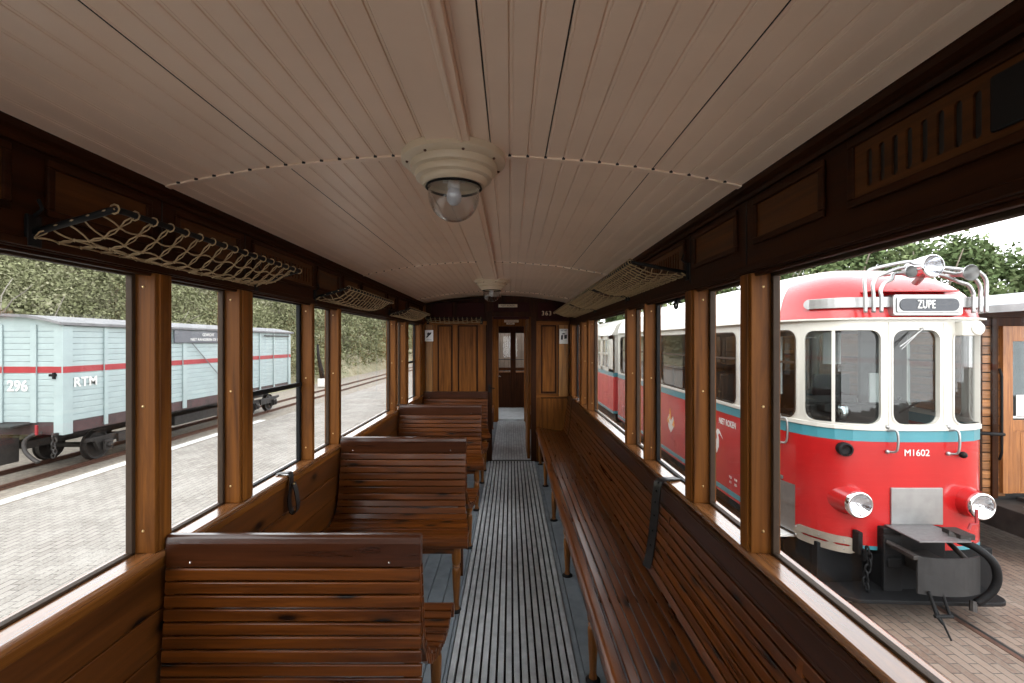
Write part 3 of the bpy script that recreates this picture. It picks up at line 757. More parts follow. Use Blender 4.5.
# ================================================================== LEATHER STRAPS
def ribbon(path, w_, th, wdir=(0, 1, 0)):
    # flat strap swept along a path, width along wdir
    mb = MB(); n_ = len(path); wd = Vector(wdir)
    P_ = [Vector(p) for p in path]; vs_ = []
    for i in range(n_):
        t = (P_[min(i+1, n_-1)]-P_[max(i-1, 0)]).normalized(); nn = t.cross(wd).normalized()*th/2; ww = wd*w_/2
        vs_ += [P_[i]-ww-nn, P_[i]+ww-nn, P_[i]+ww+nn, P_[i]-ww+nn]
    f = [(0, 1, 2, 3), (4*n_-1, 4*n_-2, 4*n_-3, 4*n_-4)]
    for i in range(n_-1):
        for j in range(4): f.append((4*i+j, 4*i+(j+1) % 4, 4*i+4+(j+1) % 4, 4*i+4+j))
    return mb.add(vs_, f)
def smooth_path(p, k=6):
    out = []; p = [Vector(q) for q in p]
    for i in range(len(p)-1):
        a = p[max(i-1, 0)]; b_ = p[i]; c = p[i+1]; d = p[min(i+2, len(p)-1)]
        for j in range(k):
            t = j/k
            out.append(.5*((2*b_)+(-a+c)*t+(2*a-5*b_+4*c-d)*t*t+(-a+3*b_-3*c+d)*t**3))
    out.append(p[-1]); return out
t = empty('window_strap', (XL, 2.55, ZS), 'short black leather strap looped over the left window sill', 'strap')
mb = ribbon(smooth_path([(-.055, 0, .006), (-.02, 0, .010), (.008, 0, .012), (.022, 0, -.005), (.024, -.01, -.06), (.020, -.02, -.13), (.030, -.02, -.19), (.050, -.015, -.20), (.062, -.01, -.17), (.050, 0, -.10), (.032, .005, -.045)]), .042, .004)
mb.build('leather_band', M['leather'], t, smooth=True, auto=40)
mb = MB(); mb.ball((.040, -.012, -.045), .006, 6); mb.build('stud', M['brass'], t)
t = empty('window_strap', (XR, 2.44, ZS), 'long black leather strap hanging over the right bench back, the nearer one', 'strap')
sp_ = smooth_path([(.06, .03, .004), (.02, .01, .008), (-.015, 0, .010), (-.052, 0, -.01), (-.064, 0, -.08), (-.072, .002, -.18), (-.084, .006, -.30), (-.098, .010, -.40), (-.112, .014, -.455)])
mb = ribbon(sp_, .050, .005, (-.5, .86, 0)); mb.build('leather_band', M['leather'], t, smooth=True, auto=40)
mb = MB()
for k in range(6): mb.ball((sp_[18+k*4].x-.004, sp_[18+k*4].y-.004, sp_[18+k*4].z), .005, 5)
mb.build('stud', M['iron'], t)
t = empty('window_strap', (XR, 5.85, ZS), 'leather strap hanging over the right bench back, the farther one near the partition', 'strap')
mb = ribbon(sp_, .040, .005); mb.build('leather_band', M['leather'], t, smooth=True, auto=40)

# ================================================================== LUGGAGE RACKS
def rack(s, y0, y1, prj, lab, group, dy=.065, nx=5, rmat=None, cord=.0026, zr=1.985, zw=1.925, sag=.05):
    X = XL if s < 0 else XR
    Lr = y1-y0
    t = empty('luggage_rack', (X, (y0+y1)/2, zw), lab, 'luggage rack', group)
    xr = -s*prj; zz = zr-zw; h = Lr/2
    mb = MB(); mb.tube([(-s*.004, -h, 0), (xr*.96, -h, zz*.96), (xr, -h+.02, zz), (xr, h-.02, zz), (xr*.96, h, zz*.96), (-s*.004, h, 0)], .0085, 10)
    mb.build('rail', M['iron'], t, smooth=True)
    for q in (-h, h):
        mb = MB(); mb.box(-s*.001, -s*.012, q-.018, q+.018, -.035, .045); mb.tube([(-s*.006, q, .04), (-s*.03, q, .06), (-s*.02, q, .085)], .005, 6); mb.build('bracket', M['iron'], t, bevel=.003)
    n_ = max(4, round(Lr/dy)); m_ = nx
    def P_(i, j):   # i along y, j from rail to wall (0..m)
        u = j/m_; v = i/n_
        edge = math.sin(PI*min(1, max(0, v)))**.35
        sg = sag*math.sin(PI*min(1, u*1.02))*edge*(1.25-.5*abs(u-.45))
        if 0 < u < 1: pass
        return Vector((xr*(1-u)*.985-s*.010*u, -h+Lr*v, zz*(1-u)-sg-(.012 if u > .95 else 0)))
    mb = MB()
    def cordt(a, c): mb.tube([a, (a+c)/2+Vector((0, 0, -.002)), c], cord, 4)
    for i in range(n_+1):
        top = P_(i, 0)
        mb.tube([Vector((top.x+.012*math.cos(a), top.y, top.z+.012*math.sin(a))) for a in [k*PI/4 for k in range(8)]], cord, 4, closed=True)
        for j in range(m_):      # twin cords drawn together at the knots
            p, q = P_(i, j), P_(i, j+1); md = (p+q)/2; g_ = Lr/n_*.13
            for e in (-1, 1): mb.tube([p, md+Vector((0, e*g_, 0)), q], cord*.85, 4)
    for j in range(1, m_+1):     # long lines
        for i in range(n_):
            p, q = P_(i, j), P_(i+1, j); md = (p+q)/2; up_ = (P_(i, j-1)-P_(i, j))*.10*(1 if (i+j) % 2 else -1)
            mb.tube([p, p*.65+q*.35+up_, p*.35+q*.65+up_, q], cord, 4)
        for i in range(n_+1): mb.ball(P_(i, j), cord*2.0, 3)
    mb.build('net', M['rope'], t, smooth=True)
    return t
rack(-1, 1.185, 2.22, .215, 'nearest netted luggage rack on the left wall, black rail', 'left wall luggage racks')
rack(-1, 2.90, 3.98, .215, 'middle netted luggage rack on the left wall', 'left wall luggage racks')
rack(-1, 4.68, 5.76, .215, 'farthest netted luggage rack on the left wall', 'left wall luggage racks')
rack(1, 2.17, 3.24, .27, 'nearest netted luggage rack on the right wall, blunt black end rod', 'right wall luggage racks', .045, 7, zr=2.02, zw=1.97, cord=.0027, sag=.04)
rack(1, 3.30, 4.50, .27, 'middle netted luggage rack on the right wall', 'right wall luggage racks', .045, 7, zr=2.02, zw=1.97, cord=.0027, sag=.04)
rack(1, 4.57, 5.95, .27, 'farthest netted luggage rack on the right wall', 'right wall luggage racks', .045, 7, zr=2.02, zw=1.97, cord=.0027, sag=.04)
pr = rack(-1, -.37, .37, .17, 'short netted luggage rack on the far partition, left of the doorway', None, .06, 4, zr=1.975, zw=1.93, sag=.04)
pr.location = (-.77, Y1, 1.93); pr.rotation_euler = (0, 0, -PI/2)

# ================================================================== OUTSIDE: GROUND
GZ = -1.15
g = MB(); g.box(-1.7, 70, -12, 120, GZ-.3, GZ); yard = tag(g.build('ground', M['pave2']), kind='structure')
# groove rails in the yard paving
for i, xr in enumerate((4.51, 3.44)):
    t = empty('yard_rail', (xr, 0, GZ), 'grooved rail sunk in the yard bricks, %s' % ('emerging under the front coupling of the red railcar' if i == 0 else 'mostly hidden below the window sill'), 'rail', 'yard rails')
    mb = MB(); mb.box(-.030, .022, -10, 60, -.05, .004); mb.build('rail_head', M['rust'], t)
    mb = MB(); mb.box(.022, .060, -10, 60, -.05, .0015); mb.build('rail_groove', M['black'], t)
pl = MB(); pl.box(-7.75, -1.7, -12, 110, GZ-.3, -.85); tag(pl.build('ground_platform', M['pave']), kind='structure')
pl = MB(); pl.box(-8.15, -7.75, -12, 110, GZ-.3, -.845); tag(pl.build('kerb', M['gravel']), kind='structure')
pl = MB(); pl.box(-8.02, -7.80, -12, 15, -.85, -.835); tag(pl.build('platform_edge_line', M['kerb']), kind='structure')
pl = MB(); pl.box(-13.2, -8.15, -12, 110, GZ-.3, -1.14); tag(pl.build('ground_trackbed', M['gravel']), kind='structure')
for i, xr in enumerate((-9.6, -10.67)):
    t = empty('track_rail', (xr, 0, -1.14), 'rusty running rail beside the platform, %s' % ('nearer one' if i == 0 else 'farther one beyond it'), 'rail', 'platform track rails')
    mb = MB(); mb.prism([(-.05, 0), (.05, 0), (.05, .012), (.01, .025), (.01, .06), (.03, .068), (.03, .09), (-.03, .09), (-.03, .068), (-.01, .06), (-.01, .025), (-.05, .012)], -12, 110, 'y')
    mb.build('rail_bar', M['rust'], t)
# dune hillside
rg = np.random.default_rng(5)
def hz(x, y):
    d = np.maximum(0, -13.0-x)
    z = -1.14+.66*d-0.0035*d*d
    z = z+.5*np.sin(y*.23+x*.17)*np.minimum(1, d/4)+.35*np.sin(y*.61+1.3+x*.4)*np.minimum(1, d/4)+.2*np.sin(x*.9+y*.35)*np.minimum(1, d/4)
    return z
nx_, ny_ = 60, 110
xs = -12.9-np.linspace(0, 1, nx_)**1.4*55; ys = np.linspace(-12, 150, ny_)
XX, YY = np.meshgrid(xs, ys, indexing='ij'); ZZ = hz(XX, YY)
mb = MB(); mb.v = [tuple(p) for p in np.stack([XX, YY, ZZ], -1).reshape(-1, 3)]
mb.f = [(i*ny_+j, i*ny_+j+1, (i+1)*ny_+j+1, (i+1)*ny_+j) for i in range(nx_-1) for j in range(ny_-1)]; mb.m = [0]*len(mb.f)
hill = tag(mb.build('hill_slope', M['hill'], smooth=True), kind='structure')

def quads(name, cen, size, mat, parent=None, rng=rg, up=0.35, aspect=.6):
    n = len(cen)
    a = rng.normal(size=(n, 3)); a[:, 2] *= .8; a /= np.linalg.norm(a, axis=1)[:, None]
    r = rng.normal(size=(n, 3)); r[:, 2] += up; b_ = np.cross(a, r); b_ /= np.linalg.norm(b_, axis=1)[:, None]
    sz = (size*rng.uniform(.55, 1.45, n))[:, None]
    v = np.stack([cen-a*sz, cen+b_*sz*aspect, cen+a*sz, cen-b_*sz*aspect], 1).reshape(-1, 3)
    me = bpy.data.meshes.new(name); me.vertices.add(4*n); me.vertices.foreach_set('co', v.ravel())
    me.loops.add(4*n); me.loops.foreach_set('vertex_index', np.arange(4*n, dtype=np.int32))
    me.polygons.add(n); me.polygons.foreach_set('loop_start', np.arange(0, 4*n, 4, dtype=np.int32)); me.polygons.foreach_set('loop_total', np.full(n, 4, dtype=np.int32))
    me.update(calc_edges=True); me.materials.append(mat)
    o = bpy.data.objects.new(name, me); C.objects.link(o)
    if parent is not None: o.parent = parent
    return o
# scrub: mounds of twigs and leaves all over the slope
cs = []; sz = []
def mound(x, y, r, n, s):
    z = float(hz(np.array(x), np.array(y)))
    d = rg.normal(size=(n, 3)); d /= np.linalg.norm(d, axis=1)[:, None]; d[:, 2] = np.abs(d[:, 2])*.9
    rad = rg.uniform(.72, 1.08, n)[:, None]*(1+.18*np.sin(d[:, :1]*6+x)+.18*np.sin(d[:, 1:2]*7+y))
    p = d*rad*r+np.array([x, y, z-.1*r]); cs.append(p); sz.append(np.full(n, s))
for k in range(1500):
    # sample along view rays through the left windows
    ratio = R.uniform(.22, 1.45); d = R.uniform(0, 1)**1.6*26+.6
    x = -13.2-d; y = -x/ratio+R.uniform(-1, 1)
    if y > 120: continue
    if d < 1.8 and R.random() < .7: continue
    sc_ = max(1, math.hypot(x, y)/22)
    r = R.uniform(.7, 1.7)*(1+.25*(sc_-1)); n = int(330*r/sc_**.6)
    mound(x, y, r, n, .056*sc_)
cen = np.concatenate(cs); szz = np.concatenate(sz)
scr = quads('hillside_scrub', cen, szz, M['scrub']); tag(scr, 'dense grey-green scrub covering the dune slope beyond the platform', 'scrub', kind='stuff')
# tufts of dry grass low on the slope
n = 9000; rat = rg.uniform(.2, 1.4, n); dd = rg.uniform(0, 6, n); gx = -12.9-dd; gy = -gx/rat
gzv = hz(gx, gy)+.08
M['straw'] = leafmat('dry_grass_blades', [(0, (.13, .11, .055)), (.5, (.25, .215, .125)), (1, (.36, .32, .22))])
gr = quads('dry_grass', np.stack([gx, gy, gzv], 1), np.full(n, .13), M['straw'], up=0, aspect=.12); tag(gr, 'dry straw-coloured grass along the foot of the dune slope', 'grass', kind='stuff')
# a few crooked pale branches standing in the scrub
for k, (bx, by, lab) in enumerate(((-16.5, 15.0, 'pale crooked bare branches in the scrub above the wagon, left window'), (-16.5, 21.5, 'pale crooked bare branches in the scrub above the wagon, second window'), (-18.0, 12.6, 'bare forked twigs in the scrub at the left picture edge'))):
    z0 = float(hz(np.array(bx), np.array(by)))
    mb = MB()
    for q in range(9):
        p = [Vector((0, 0, 0))]; d = Vector((R.uniform(-.2, .9), R.uniform(-1, 1), R.uniform(.6, 1.2))).normalized()
        for j in range(7):
            d = (d+Vector((R.uniform(-.5, .5), R.uniform(-.5, .5), R.uniform(-.25, .3)))).normalized(); p.append(p[-1]+d*.40)
        mb.tube(p, [.040*(1-i/9) for i in range(8)], 5)
    tag(mb.build('bare_branches', M['dead'] if 'dead' in M else M.setdefault('dead', paint('bleached_branch', (.24, .215, .18), .9)), None, (bx, by, z0), smooth=True), lab, 'branch')
# dark signal lever by the line
t = empty('points_lever', (-11.6, 29.0, -1.1), 'dark leaning points lever with pale foot beside the far track', 'lever')
mb = MB(); mb.tube([(.0, 0, .5), (-.10, 0, 1.1), (-.25, 0, 1.9), (-.30, 0, 2.6)], [.16, .14, .10, .07], 8); mb.build('lever_arm', M['iron'], t, smooth=True)
mb = MB(); mb.box(-.22, .22, -.22, .22, 0, .5); mb.build('foot_block', M['white'], t, bevel=.03)

# ================================================================== PALE BLUE WAGON
def wagon():
    x0, y0, z0 = -9.1, 9.57, -1.05
    xe, ye = -11.25, 19.35
    zb, zt = .02, 2.0
    t = empty('goods_wagon', ((x0+xe)/2, (y0+ye)/2, z0), 'pale blue plank goods wagon with a red stripe and number 296', 'railway wagon')
    o = (-(x0+xe)/2, -(y0+ye)/2, -z0)
    P = lambda mb, n_, m_, bev=.0, par=t, **k: mb.build(n_, m_, par, o, bevel=bev, **k)
    P2 = lambda mb, n_, m_, par, bev=0: mb.build(n_, m_, par, (0, 0, 0), bevel=bev)
    mb = MB(); mb.box(xe+.02, x0-.02, y0+.02, ye-.02, zb, zt); P(mb, 'inner_body', M['roofgrey'])
    mb = MB(); npl = 16; h = (zt-zb)/npl
    for k in range(npl):
        za, zc_ = zb+k*h, zb+(k+1)*h-.010
        mb.prism([(x0-.02, za), (x0, za), (x0, zc_-.012), (x0-.012, zc_+.004), (x0-.02, zc_+.004)], y0+.02, ye, 'y')
        mb.prism([(y0+.02, za), (y0, za), (y0, zc_-.012), (y0+.012, zc_+.004), (y0+.02, zc_+.004)], xe, x0-.005, 'x')
    P(mb, 'body_planks', M['wagon'])
    # stripe follows both faces
    mb = MB(); mb.box(x0, x0+.004, y0-.003, ye, 1.02, 1.15); mb.box(xe, x0+.004, y0-.004, y0, 1.02, 1.15); P(mb, 'stripe', M['wred'])
    # posts
    for yy, w_ in ((y0+.06, .22), (10.55, .09), (11.75, .09), (13.1, .14), (15.6, .14), (17.05, .09), (18.05, .09), (ye-.06, .2)):
        mb = MB(); wide = w_ > .18
        mb.box(x0+.004, x0+.035, yy-w_/2, yy+w_/2, zb-(.26 if wide else .21), zt-.02)
        P(mb, 'side_post', M['wagon'], .004)
    for xx, w_ in ((x0-.07, .20), (-9.69, .12), (-10.37, .10)):
        mb = MB(); mb.box(xx-w_/2, xx+w_/2, y0-.035, y0-.004, zb-.01-(.25 if w_ > .15 else 0), zt); P(mb, 'end_post', M['wagon'], .004)
    # stripe pieces over posts
    mb = MB()
    for yy, w_ in ((y0+.06, .22), (10.55, .09), (11.75, .09), (13.1, .14), (15.6, .14), (17.05, .09), (18.05, .09), (ye-.06, .2)): mb.box(x0+.035, x0+.038, yy-w_/2, yy+w_/2, 1.02, 1.15)
    for xx, w_ in ((x0-.07, .20), (-9.69, .12), (-10.37, .10)): mb.box(xx-w_/2, xx+w_/2, y0-.038, y0-.035, 1.02, 1.15)
    P(mb, 'post_stripe', M['wred'])
    # diagonal brace rod on the door
    mb = MB(); mb.tube([(x0+.05, 13.2, 1.75), (x0+.05, 15.3, .05)], .012, 6); P(mb, 'brace_rod', M['roofgrey'])
    mb = MB(); mb.tube([(x0+.06, 13.2, 1.62), (x0+.06, 19.0, 1.62)], .012, 6) if False else mb.box(x0+.036, x0+.06, 17.3, 19.2, 1.86, 1.9); P(mb, 'door_rail', M['grimy'])
    # header board with lettering
    mb = MB(); mb.box(x0+.036, x0+.07, 12.65, 15.95, 1.63, 1.97); hb = P(mb, 'header_sign', paint('slate_board', (.10, .105, .12), .5, 0, .1), .006)
    text('GEWICHT', .12, M['white'], hb, (x0+.073, 14.05, 1.86), (PI/2, 0, PI/2), .002)
    text('NIET RANGEREN OF STOTEN', .11, M['white'], hb, (x0+.073, 14.1, 1.72), (PI/2, 0, PI/2), .002, 1.15)
    # sole bars
    mb = MB(); mb.box(x0-.10, x0-.005, y0+.02, ye-.02, zb-.25, zb); mb.box(xe, xe+.1, y0+.02, ye-.02, zb-.25, zb); P(mb, 'sole_bar', M['wbrown'])
    mb = MB(); mb.box(xe, x0-.17, y0+.02, y0+.14, zb-.26, zb); P(mb, 'buffer_beam', M['wbrown'])
    # roof
    mb = MB(); n_ = 14
    q = [(xe-.10+(x0-xe+.2)*i/n_) for i in range(n_+1)]; xm = (x0+xe)/2
    f = lambda x_: zt+.20-.17*((x_-xm)/1.17)**2
    for i in range(n_): mb.prism([(q[i], f(q[i])-.035), (q[i+1], f(q[i+1])-.035), (q[i+1], f(q[i+1])+.02), (q[i], f(q[i])+.02)], y0-.16, ye+.16, 'y')
    P(mb, 'roof', M['roofgrey'])
    mb = MB(); mb.prism([(xe, zt-.02)]+[(xx, f(xx)-.03) for xx in q if xe <= xx <= x0]+[(x0, zt-.02)], y0+.0, y0+.03, 'y'); P(mb, 'end_gable', M['wagon'])
    mb = MB(); mb.box(x0-.01, x0+.05, y0-.10, ye+.10, zt-.01, zt+.035); P(mb, 'gutter', M['roofgrey'], .006)
    # numbers
    text('296', .30, M['white'], t, (-10.03+o[0], y0-.010+o[1], .745+o[2]), (PI/2, 0, 0), .003, .95, off=.006)
    text('RTM', .27, M['white'], t, (x0+.012+o[0], 10.06+o[1], .80+o[2]), (PI/2, 0, PI/2), .003, 1.0, off=.007, spacing=1.1)
    mb = MB(); mb.box(x0-.24, x0-.10, y0-.07, y0-.03, .95, 1.0); mb.box(x0-.16, x0-.12, y0-.08, y0-.03, .90, 1.03); P(mb, 'door_latch', M['iron'], .004)
    # bogies
    for yb_ in (11.55, 17.95):
        mb = MB()
        mb.prism([(yb_-1.15, -.50), (yb_+1.15, -.50), (yb_+1.15, -.58), (yb_+.92, -.60), (yb_+.78, -.86), (yb_+.52, -.86), (yb_+.40, -.66), (yb_-.40, -.66), (yb_-.52, -.86), (yb_-.78, -.86), (yb_-.92, -.60), (yb_-1.15, -.58)], -9.40, -9.47, 'x')
        mb.box(-9.40, -9.34, yb_-.35, yb_+.35, -.72, -.52)
        bg_ = P(mb, 'bogie_frame', M['grimy'], .01)
        for q_ in (-.65, .65):
            for xx in (-9.60, -10.67):
                mb = MB(); mb.lathe([(.001, .05), (.10, .05), (.12, .03), (.27, .02), (.29, .045), (.32, .05), (.32, -.045), (.35, -.05), (.35, -.075), (.12, -.06), (.001, -.06)], (xx, yb_+q_, -.725), (1, 0, 0), 30, caps=False)
                mb.build('wheel', M['grimy'], bg_, (0, 0, 0), smooth=True, auto=35)
            mb = MB(); mb.box(-9.36, -9.30, yb_+q_-.11, yb_+q_+.11, -.83, -.60); mb.ball((-9.29, yb_+q_, -.72), .07, 6); mb.build('axle_box', M['grimy'], bg_, (0, 0, 0), bevel=.008)
            mb = MB(); mb.cyl((-9.7, yb_+q_, -.725), (-10.6, yb_+q_, -.725), .06); mb.build('axle', M['grimy'], bg_, (0, 0, 0))
    mb = MB(); mb.box(-10.3, -9.95, y0+.1, ye-.1, -.55, -.40); mb.box(-10.6, -9.5, 13.3, 15.6, -.72, -.46); P(mb, 'underframe', M['grimy'])
    # end gear: centre coupler, hose, chain, red handle, end platform
    mb = MB(); mb.box(-10.45, -9.75, y0-.42, y0+.0, zb-.06, zb-.02); mb.box(-10.32, -10.0, y0-.5, y0, -.78, -.30); mb.tube([(-10.16, y0-.2, -.62), (-10.16, y0-.85, -.62)], .06, 10); mb.box(-10.30, -10.02, y0-.95, y0-.8, -.78, -.46); P(mb, 'coupler', M['grimy'], .01)
    mb = MB(); mb.tube(smooth_path([(-9.50, y0-.03, -.20), (-9.60, y0-.14, -.22), (-9.69, y0-.20, -.34), (-9.66, y0-.22, -.52), (-9.50, y0-.24, -.66), (-9.36, y0-.25, -.74)]), .038, 10); P(mb, 'brake_hose', M['grimy'], smooth=True)
    mb = MB(); mb.box(-9.55, -9.51, y0-.14, y0-.10, -.22, -.02); P(mb, 'red_handle', M['wred'], .006)
    mb = MB()
    for k in range(6):
        rr_ = [(-9.20+.02*math.sin(k*2)+(.038*math.cos(a) if k % 2 else 0), y0-.10+(.0 if k % 2 else .038*math.cos(a)), -.26-k*.075+.055*math.sin(a)) for a in [j*PI/5 for j in range(10)]]
        mb.tube(rr_, .014, 5, closed=True)
    mb.box(-9.24, -9.16, y0-.12, y0+.02, -.24, -.19)
    P(mb, 'safety_chain', M['grimy'], smooth=False)
    # children of bogie frame were built in world coords: shift them
    for ch in t.children:
        if ch.name.startswith('bogie_frame'):
            pass
    return t
wag = wagon()

# ================================================================== RED RAILCAR
CX = 4.28
HALF = [(0, 4.93), (.2, 4.932), (.4, 4.945), (.55, 4.965), (.68, 5.01), (.78, 5.07), (.87, 5.17), (.95, 5.31), (1.01, 5.50), (1.055, 5.75), (1.08, 6.0), (1.10, 6.35), (1.105, 6.8)]
YEND = 13.9
def _arc(step=.03):
    pts = smooth_path([(u, y, 0) for u, y in HALF]+[(1.105, 8, 0)], 14)
    pts = [(p.x, p.y) for p in pts]+[(1.105, 10), (1.105, 12), (1.105, YEND)]
    L = [0]
    for i in range(1, len(pts)): L.append(L[-1]+math.dist(pts[i], pts[i-1]))
    return np.array(pts), np.array(L)
ARC, ARL = _arc()
SMAX = float(ARL[-1])
def s_of_u(u): return math.copysign(float(np.interp(abs(u), ARC[:, 0], ARL)) if abs(u) < 1.1 else 0, u)
def s_of_y(y, side): return side*float(np.interp(y, ARC[:, 1], ARL))
def S(s, z, ins=0.0):
    """point of the railcar's skin at signed arc length s (0 = front centre), pulled inward by ins"""
    a = abs(s); u = float(np.interp(a, ARL, ARC[:, 0])); y = float(np.interp(a, ARL, ARC[:, 1]))
    wf_ = max(0, 1-(y-4.93)/1.9)
    if ins < 0:
        a2 = a+.02; u2 = float(np.interp(a2, ARL, ARC[:, 0])); y2 = float(np.interp(a2, ARL, ARC[:, 1]))
        dx, dy = u2-u, y2-y; L = math.hypot(dx, dy) or 1
        return (CX+math.copysign(u-(-dy)/L*(-ins)*-1*-1 if False else u+dy/L*(-ins), s), y-dx/L*(-ins), z)
    k = max(0, 1-ins/1.105)
    return (CX+math.copysign(u*k, s), y+ins*1.25*wf_, z)
def srange(a, b, step=.06):
    n = max(1, int(abs(b-a)/step)); n = min(n, 120)
    return [a+(b-a)*i/n for i in range(n+1)]
def skin(mb, s0, s1, rows, thick=0.0, mi=0, step=.06):
    """rows: list of (z, inset); builds an open sheet or a closed slab when thick"""
    ss = srange(s0, s1, step); nv = len(rows)
    v = [S(s_, z, i_) for s_ in ss for z, i_ in rows]
    f = [(i*nv+j, (i+1)*nv+j, (i+1)*nv+j+1, i*nv+j+1) for i in range(len(ss)-1) for j in range(nv-1)]
    mb.add(v, f, mi)
def slab(mb, s0, s1, z0, z1, out, back=.01, step=.06):
    """solid strip following the skin, standing proud by out"""
    ss = srange(s0, s1, step); v = []; f = []
    for s_ in ss: v += [S(s_, z0, -out), S(s_, z1, -out), S(s_, z1, back), S(s_, z0, back)]
    n = len(ss)
    for i in range(n-1):
        for j in range(4): f.append((4*i+j, 4*i+(j+1) % 4, 4*i+4+(j+1) % 4, 4*i+4+j))
    f += [(0, 1, 2, 3), (4*n-1, 4*n-2, 4*n-3, 4*n-4)]
    mb.add(v, f)
def rrect(s0, s1, z0, z1, r, k=5):
    pts = []
    for cx_, cz_, a0 in ((s1-r, z1-r, 0), (s0+r, z1-r, PI/2), (s0+r, z0+r, PI), (s1-r, z0+r, 1.5*PI)):
        for i in range(k+1):
            a = a0+PI/2*i/k; pts.append((cx_+r*math.cos(a), cz_+r*math.sin(a)))
    return pts
def densify(p, step=.05):
    out = []; n = len(p)
    for i in range(n):
        a, b = p[i], p[(i+1) % n]; m_ = max(1, int(math.dist(a, b)/step))
        for j in range(m_): out.append((a[0]+(b[0]-a[0])*j/m_, a[1]+(b[1]-a[1])*j/m_))
    return out
def hole_cell(mb, cs0, cs1, cz0, cz1, win, r):
    """wall cell with a rounded window hole"""
    inner = densify(rrect(*win, r)); outer = []
    mx, mz = (win[0]+win[1])/2, (win[2]+win[3])/2
    for (a, z) in inner:   # project to the cell's border
        dx, dz = a-mx, z-mz
        tx = ((cs1-mx)/dx if dx > 0 else (cs0-mx)/dx) if abs(dx) > 1e-9 else 1e9
        tz = ((cz1-mz)/dz if dz > 0 else (cz0-mz)/dz) if abs(dz) > 1e-9 else 1e9
        k = min(tx, tz); outer.append((mx+dx*k, mz+dz*k))
    n = len(inner)
    v = [S(a, z) for a, z in outer]+[S(a, z) for a, z in inner]+[S(a, z, .035) for a, z in inner]
    f = [(i, (i+1) % n, n+(i+1) % n, n+i) for i in range(n)]+[(n+i, n+(i+1) % n, 2*n+(i+1) % n, 2*n+i) for i in range(n)]
    mb.add(v, f)
    # missing corners of the cell
    cor = [(cs1, cz1), (cs0, cz1), (cs0, cz0), (cs1, cz0)]
    for c in cor:
        k = min(range(n), key=lambda i: math.dist(outer[i], c))
        # neighbours straddling the corner
        for i in range(n):
            a, b = outer[i], outer[(i+1) % n]
            if abs(a[0]-b[0]) > 1e-6 and abs(a[1]-b[1]) > 1e-6 and abs(max(a[0], b[0], key=lambda q: abs(q-mx))-c[0]) < 1e-6 and abs(max(a[1], b[1], key=lambda q: abs(q-mz))-c[1]) < 1e-6:
                mb.add([S(*a), S(*c), S(*b)], [(0, 1, 2)])
def pane_mesh(mb, win, r, ins):
    ss = srange(win[0], win[1], .08)
    v = []; f = []
    for s_ in ss: v += [S(s_, win[2], ins), S(s_, win[3], ins)]
    f = [(2*i, 2*i+2, 2*i+3, 2*i+1) for i in range(len(ss)-1)]
    mb.add(v, f)
def rim_mesh(mb, win, r, w_=.018):
    p0 = densify(rrect(*win, r)); p1 = densify(rrect(win[0]-w_, win[1]+w_, win[2]-w_, win[3]+w_, r+w_))
    n = len(p0)
    mx, mz = (win[0]+win[1])/2, (win[2]+win[3])/2
    p1 = []
    for i in range(n):
        a, b = p0[i-1], p0[(i+1) % n]; dx, dz = b[0]-a[0], b[1]-a[1]; L = math.hypot(dx, dz) or 1
        nx2, nz2 = dz/L, -dx/L
        if (p0[i][0]-mx)*nx2+(p0[i][1]-mz)*nz2 < 0: nx2, nz2 = -nx2, -nz2
        p1.append((p0[i][0]+nx2*w_, p0[i][1]+nz2*w_))
    v = [S(a, z, -.008) for a, z in p0]+[S(a, z, -.008) for a, z in p1]+[S(a, z, .03) for a, z in p0]
    f = [(i, (i+1) % n, n+(i+1) % n, n+i) for i in range(n)]+[(i, (i+1) % n, 2*n+(i+1) % n, 2*n+i) for i in range(n)]
    mb.add(v, f)

rc = empty('railcar', (CX, 9, GZ), 'red and cream rounded-nose railcar M1602 with destination sign ZUPE', 'railcar')
RO = (-CX, -9, -GZ)
def RB(mb, name, mat, bevel=0, par=None, **k):
    if par is None: return mb.build(name, mat, rc, RO, bevel=bevel, **k)
    return mb.build(name, mat, par, (0, 0, 0), bevel=bevel, **k)
SD = s_of_y(5.43, 1)    # where the door zone begins on the flank
SDe = s_of_y(6.42, 1)
# lower body
mb = MB()
skin(mb, -SD, SD, [(-.54, 0), (-.2, 0), (.2, 0), (.60, 0)])
for q in (-1, 1):
    skin(mb, q*SD, q*SDe, [(-.0, .0), (.60, 0)])
    skin(mb, q*SDe, q*SMAX, [(-.60, 0), (0, 0), (.60, 0)], step=.2)
    mb.add([S(q*SDe, -.6), S(q*SDe, 0), S(q*SDe, 0, .3), S(q*SDe, -.6, .3)], [(0, 1, 2, 3)])
body = RB(mb, 'body_shell', M['red'], smooth=True, auto=50)
mb = MB()
for z in [-.46+.1*i for i in range(11)]: slab(mb, -SD+.02, SD-.02, z, z+.003, .0012)
RB(mb, 'plank_line', M['red'])
mb = MB()
for q in (-1, 1): slab(mb, q*SD, q*SDe, -.24, .0, .003); slab(mb, q*SD, q*SDe, -.56, -.24, -.25)
RB(mb, 'kick_panel', M['alu'])
mb = MB()
for q in (-1, 1):
    slab(mb, q*SD, q*SDe, -.56, -.24, -.20, .4)
RB(mb, 'step_recess', M['iron'])
mb = MB()
mb.box(CX-1.13, CX-.80, 5.50, 6.30, -.63, -.60); mb.box(CX+.80, CX+1.13, 5.50, 6.30, -.63, -.60)
RB(mb, 'step_board', M['white'], .004)
mb = MB(); slab(mb, -SMAX, SMAX, .60, .72, .004, step=.08); RB(mb, 'waist_band', M['blue'])
mb = MB(); slab(mb, -SMAX, SMAX, .718, .765, .018, step=.08); RB(mb, 'window_ledge', M['cream'], .004)
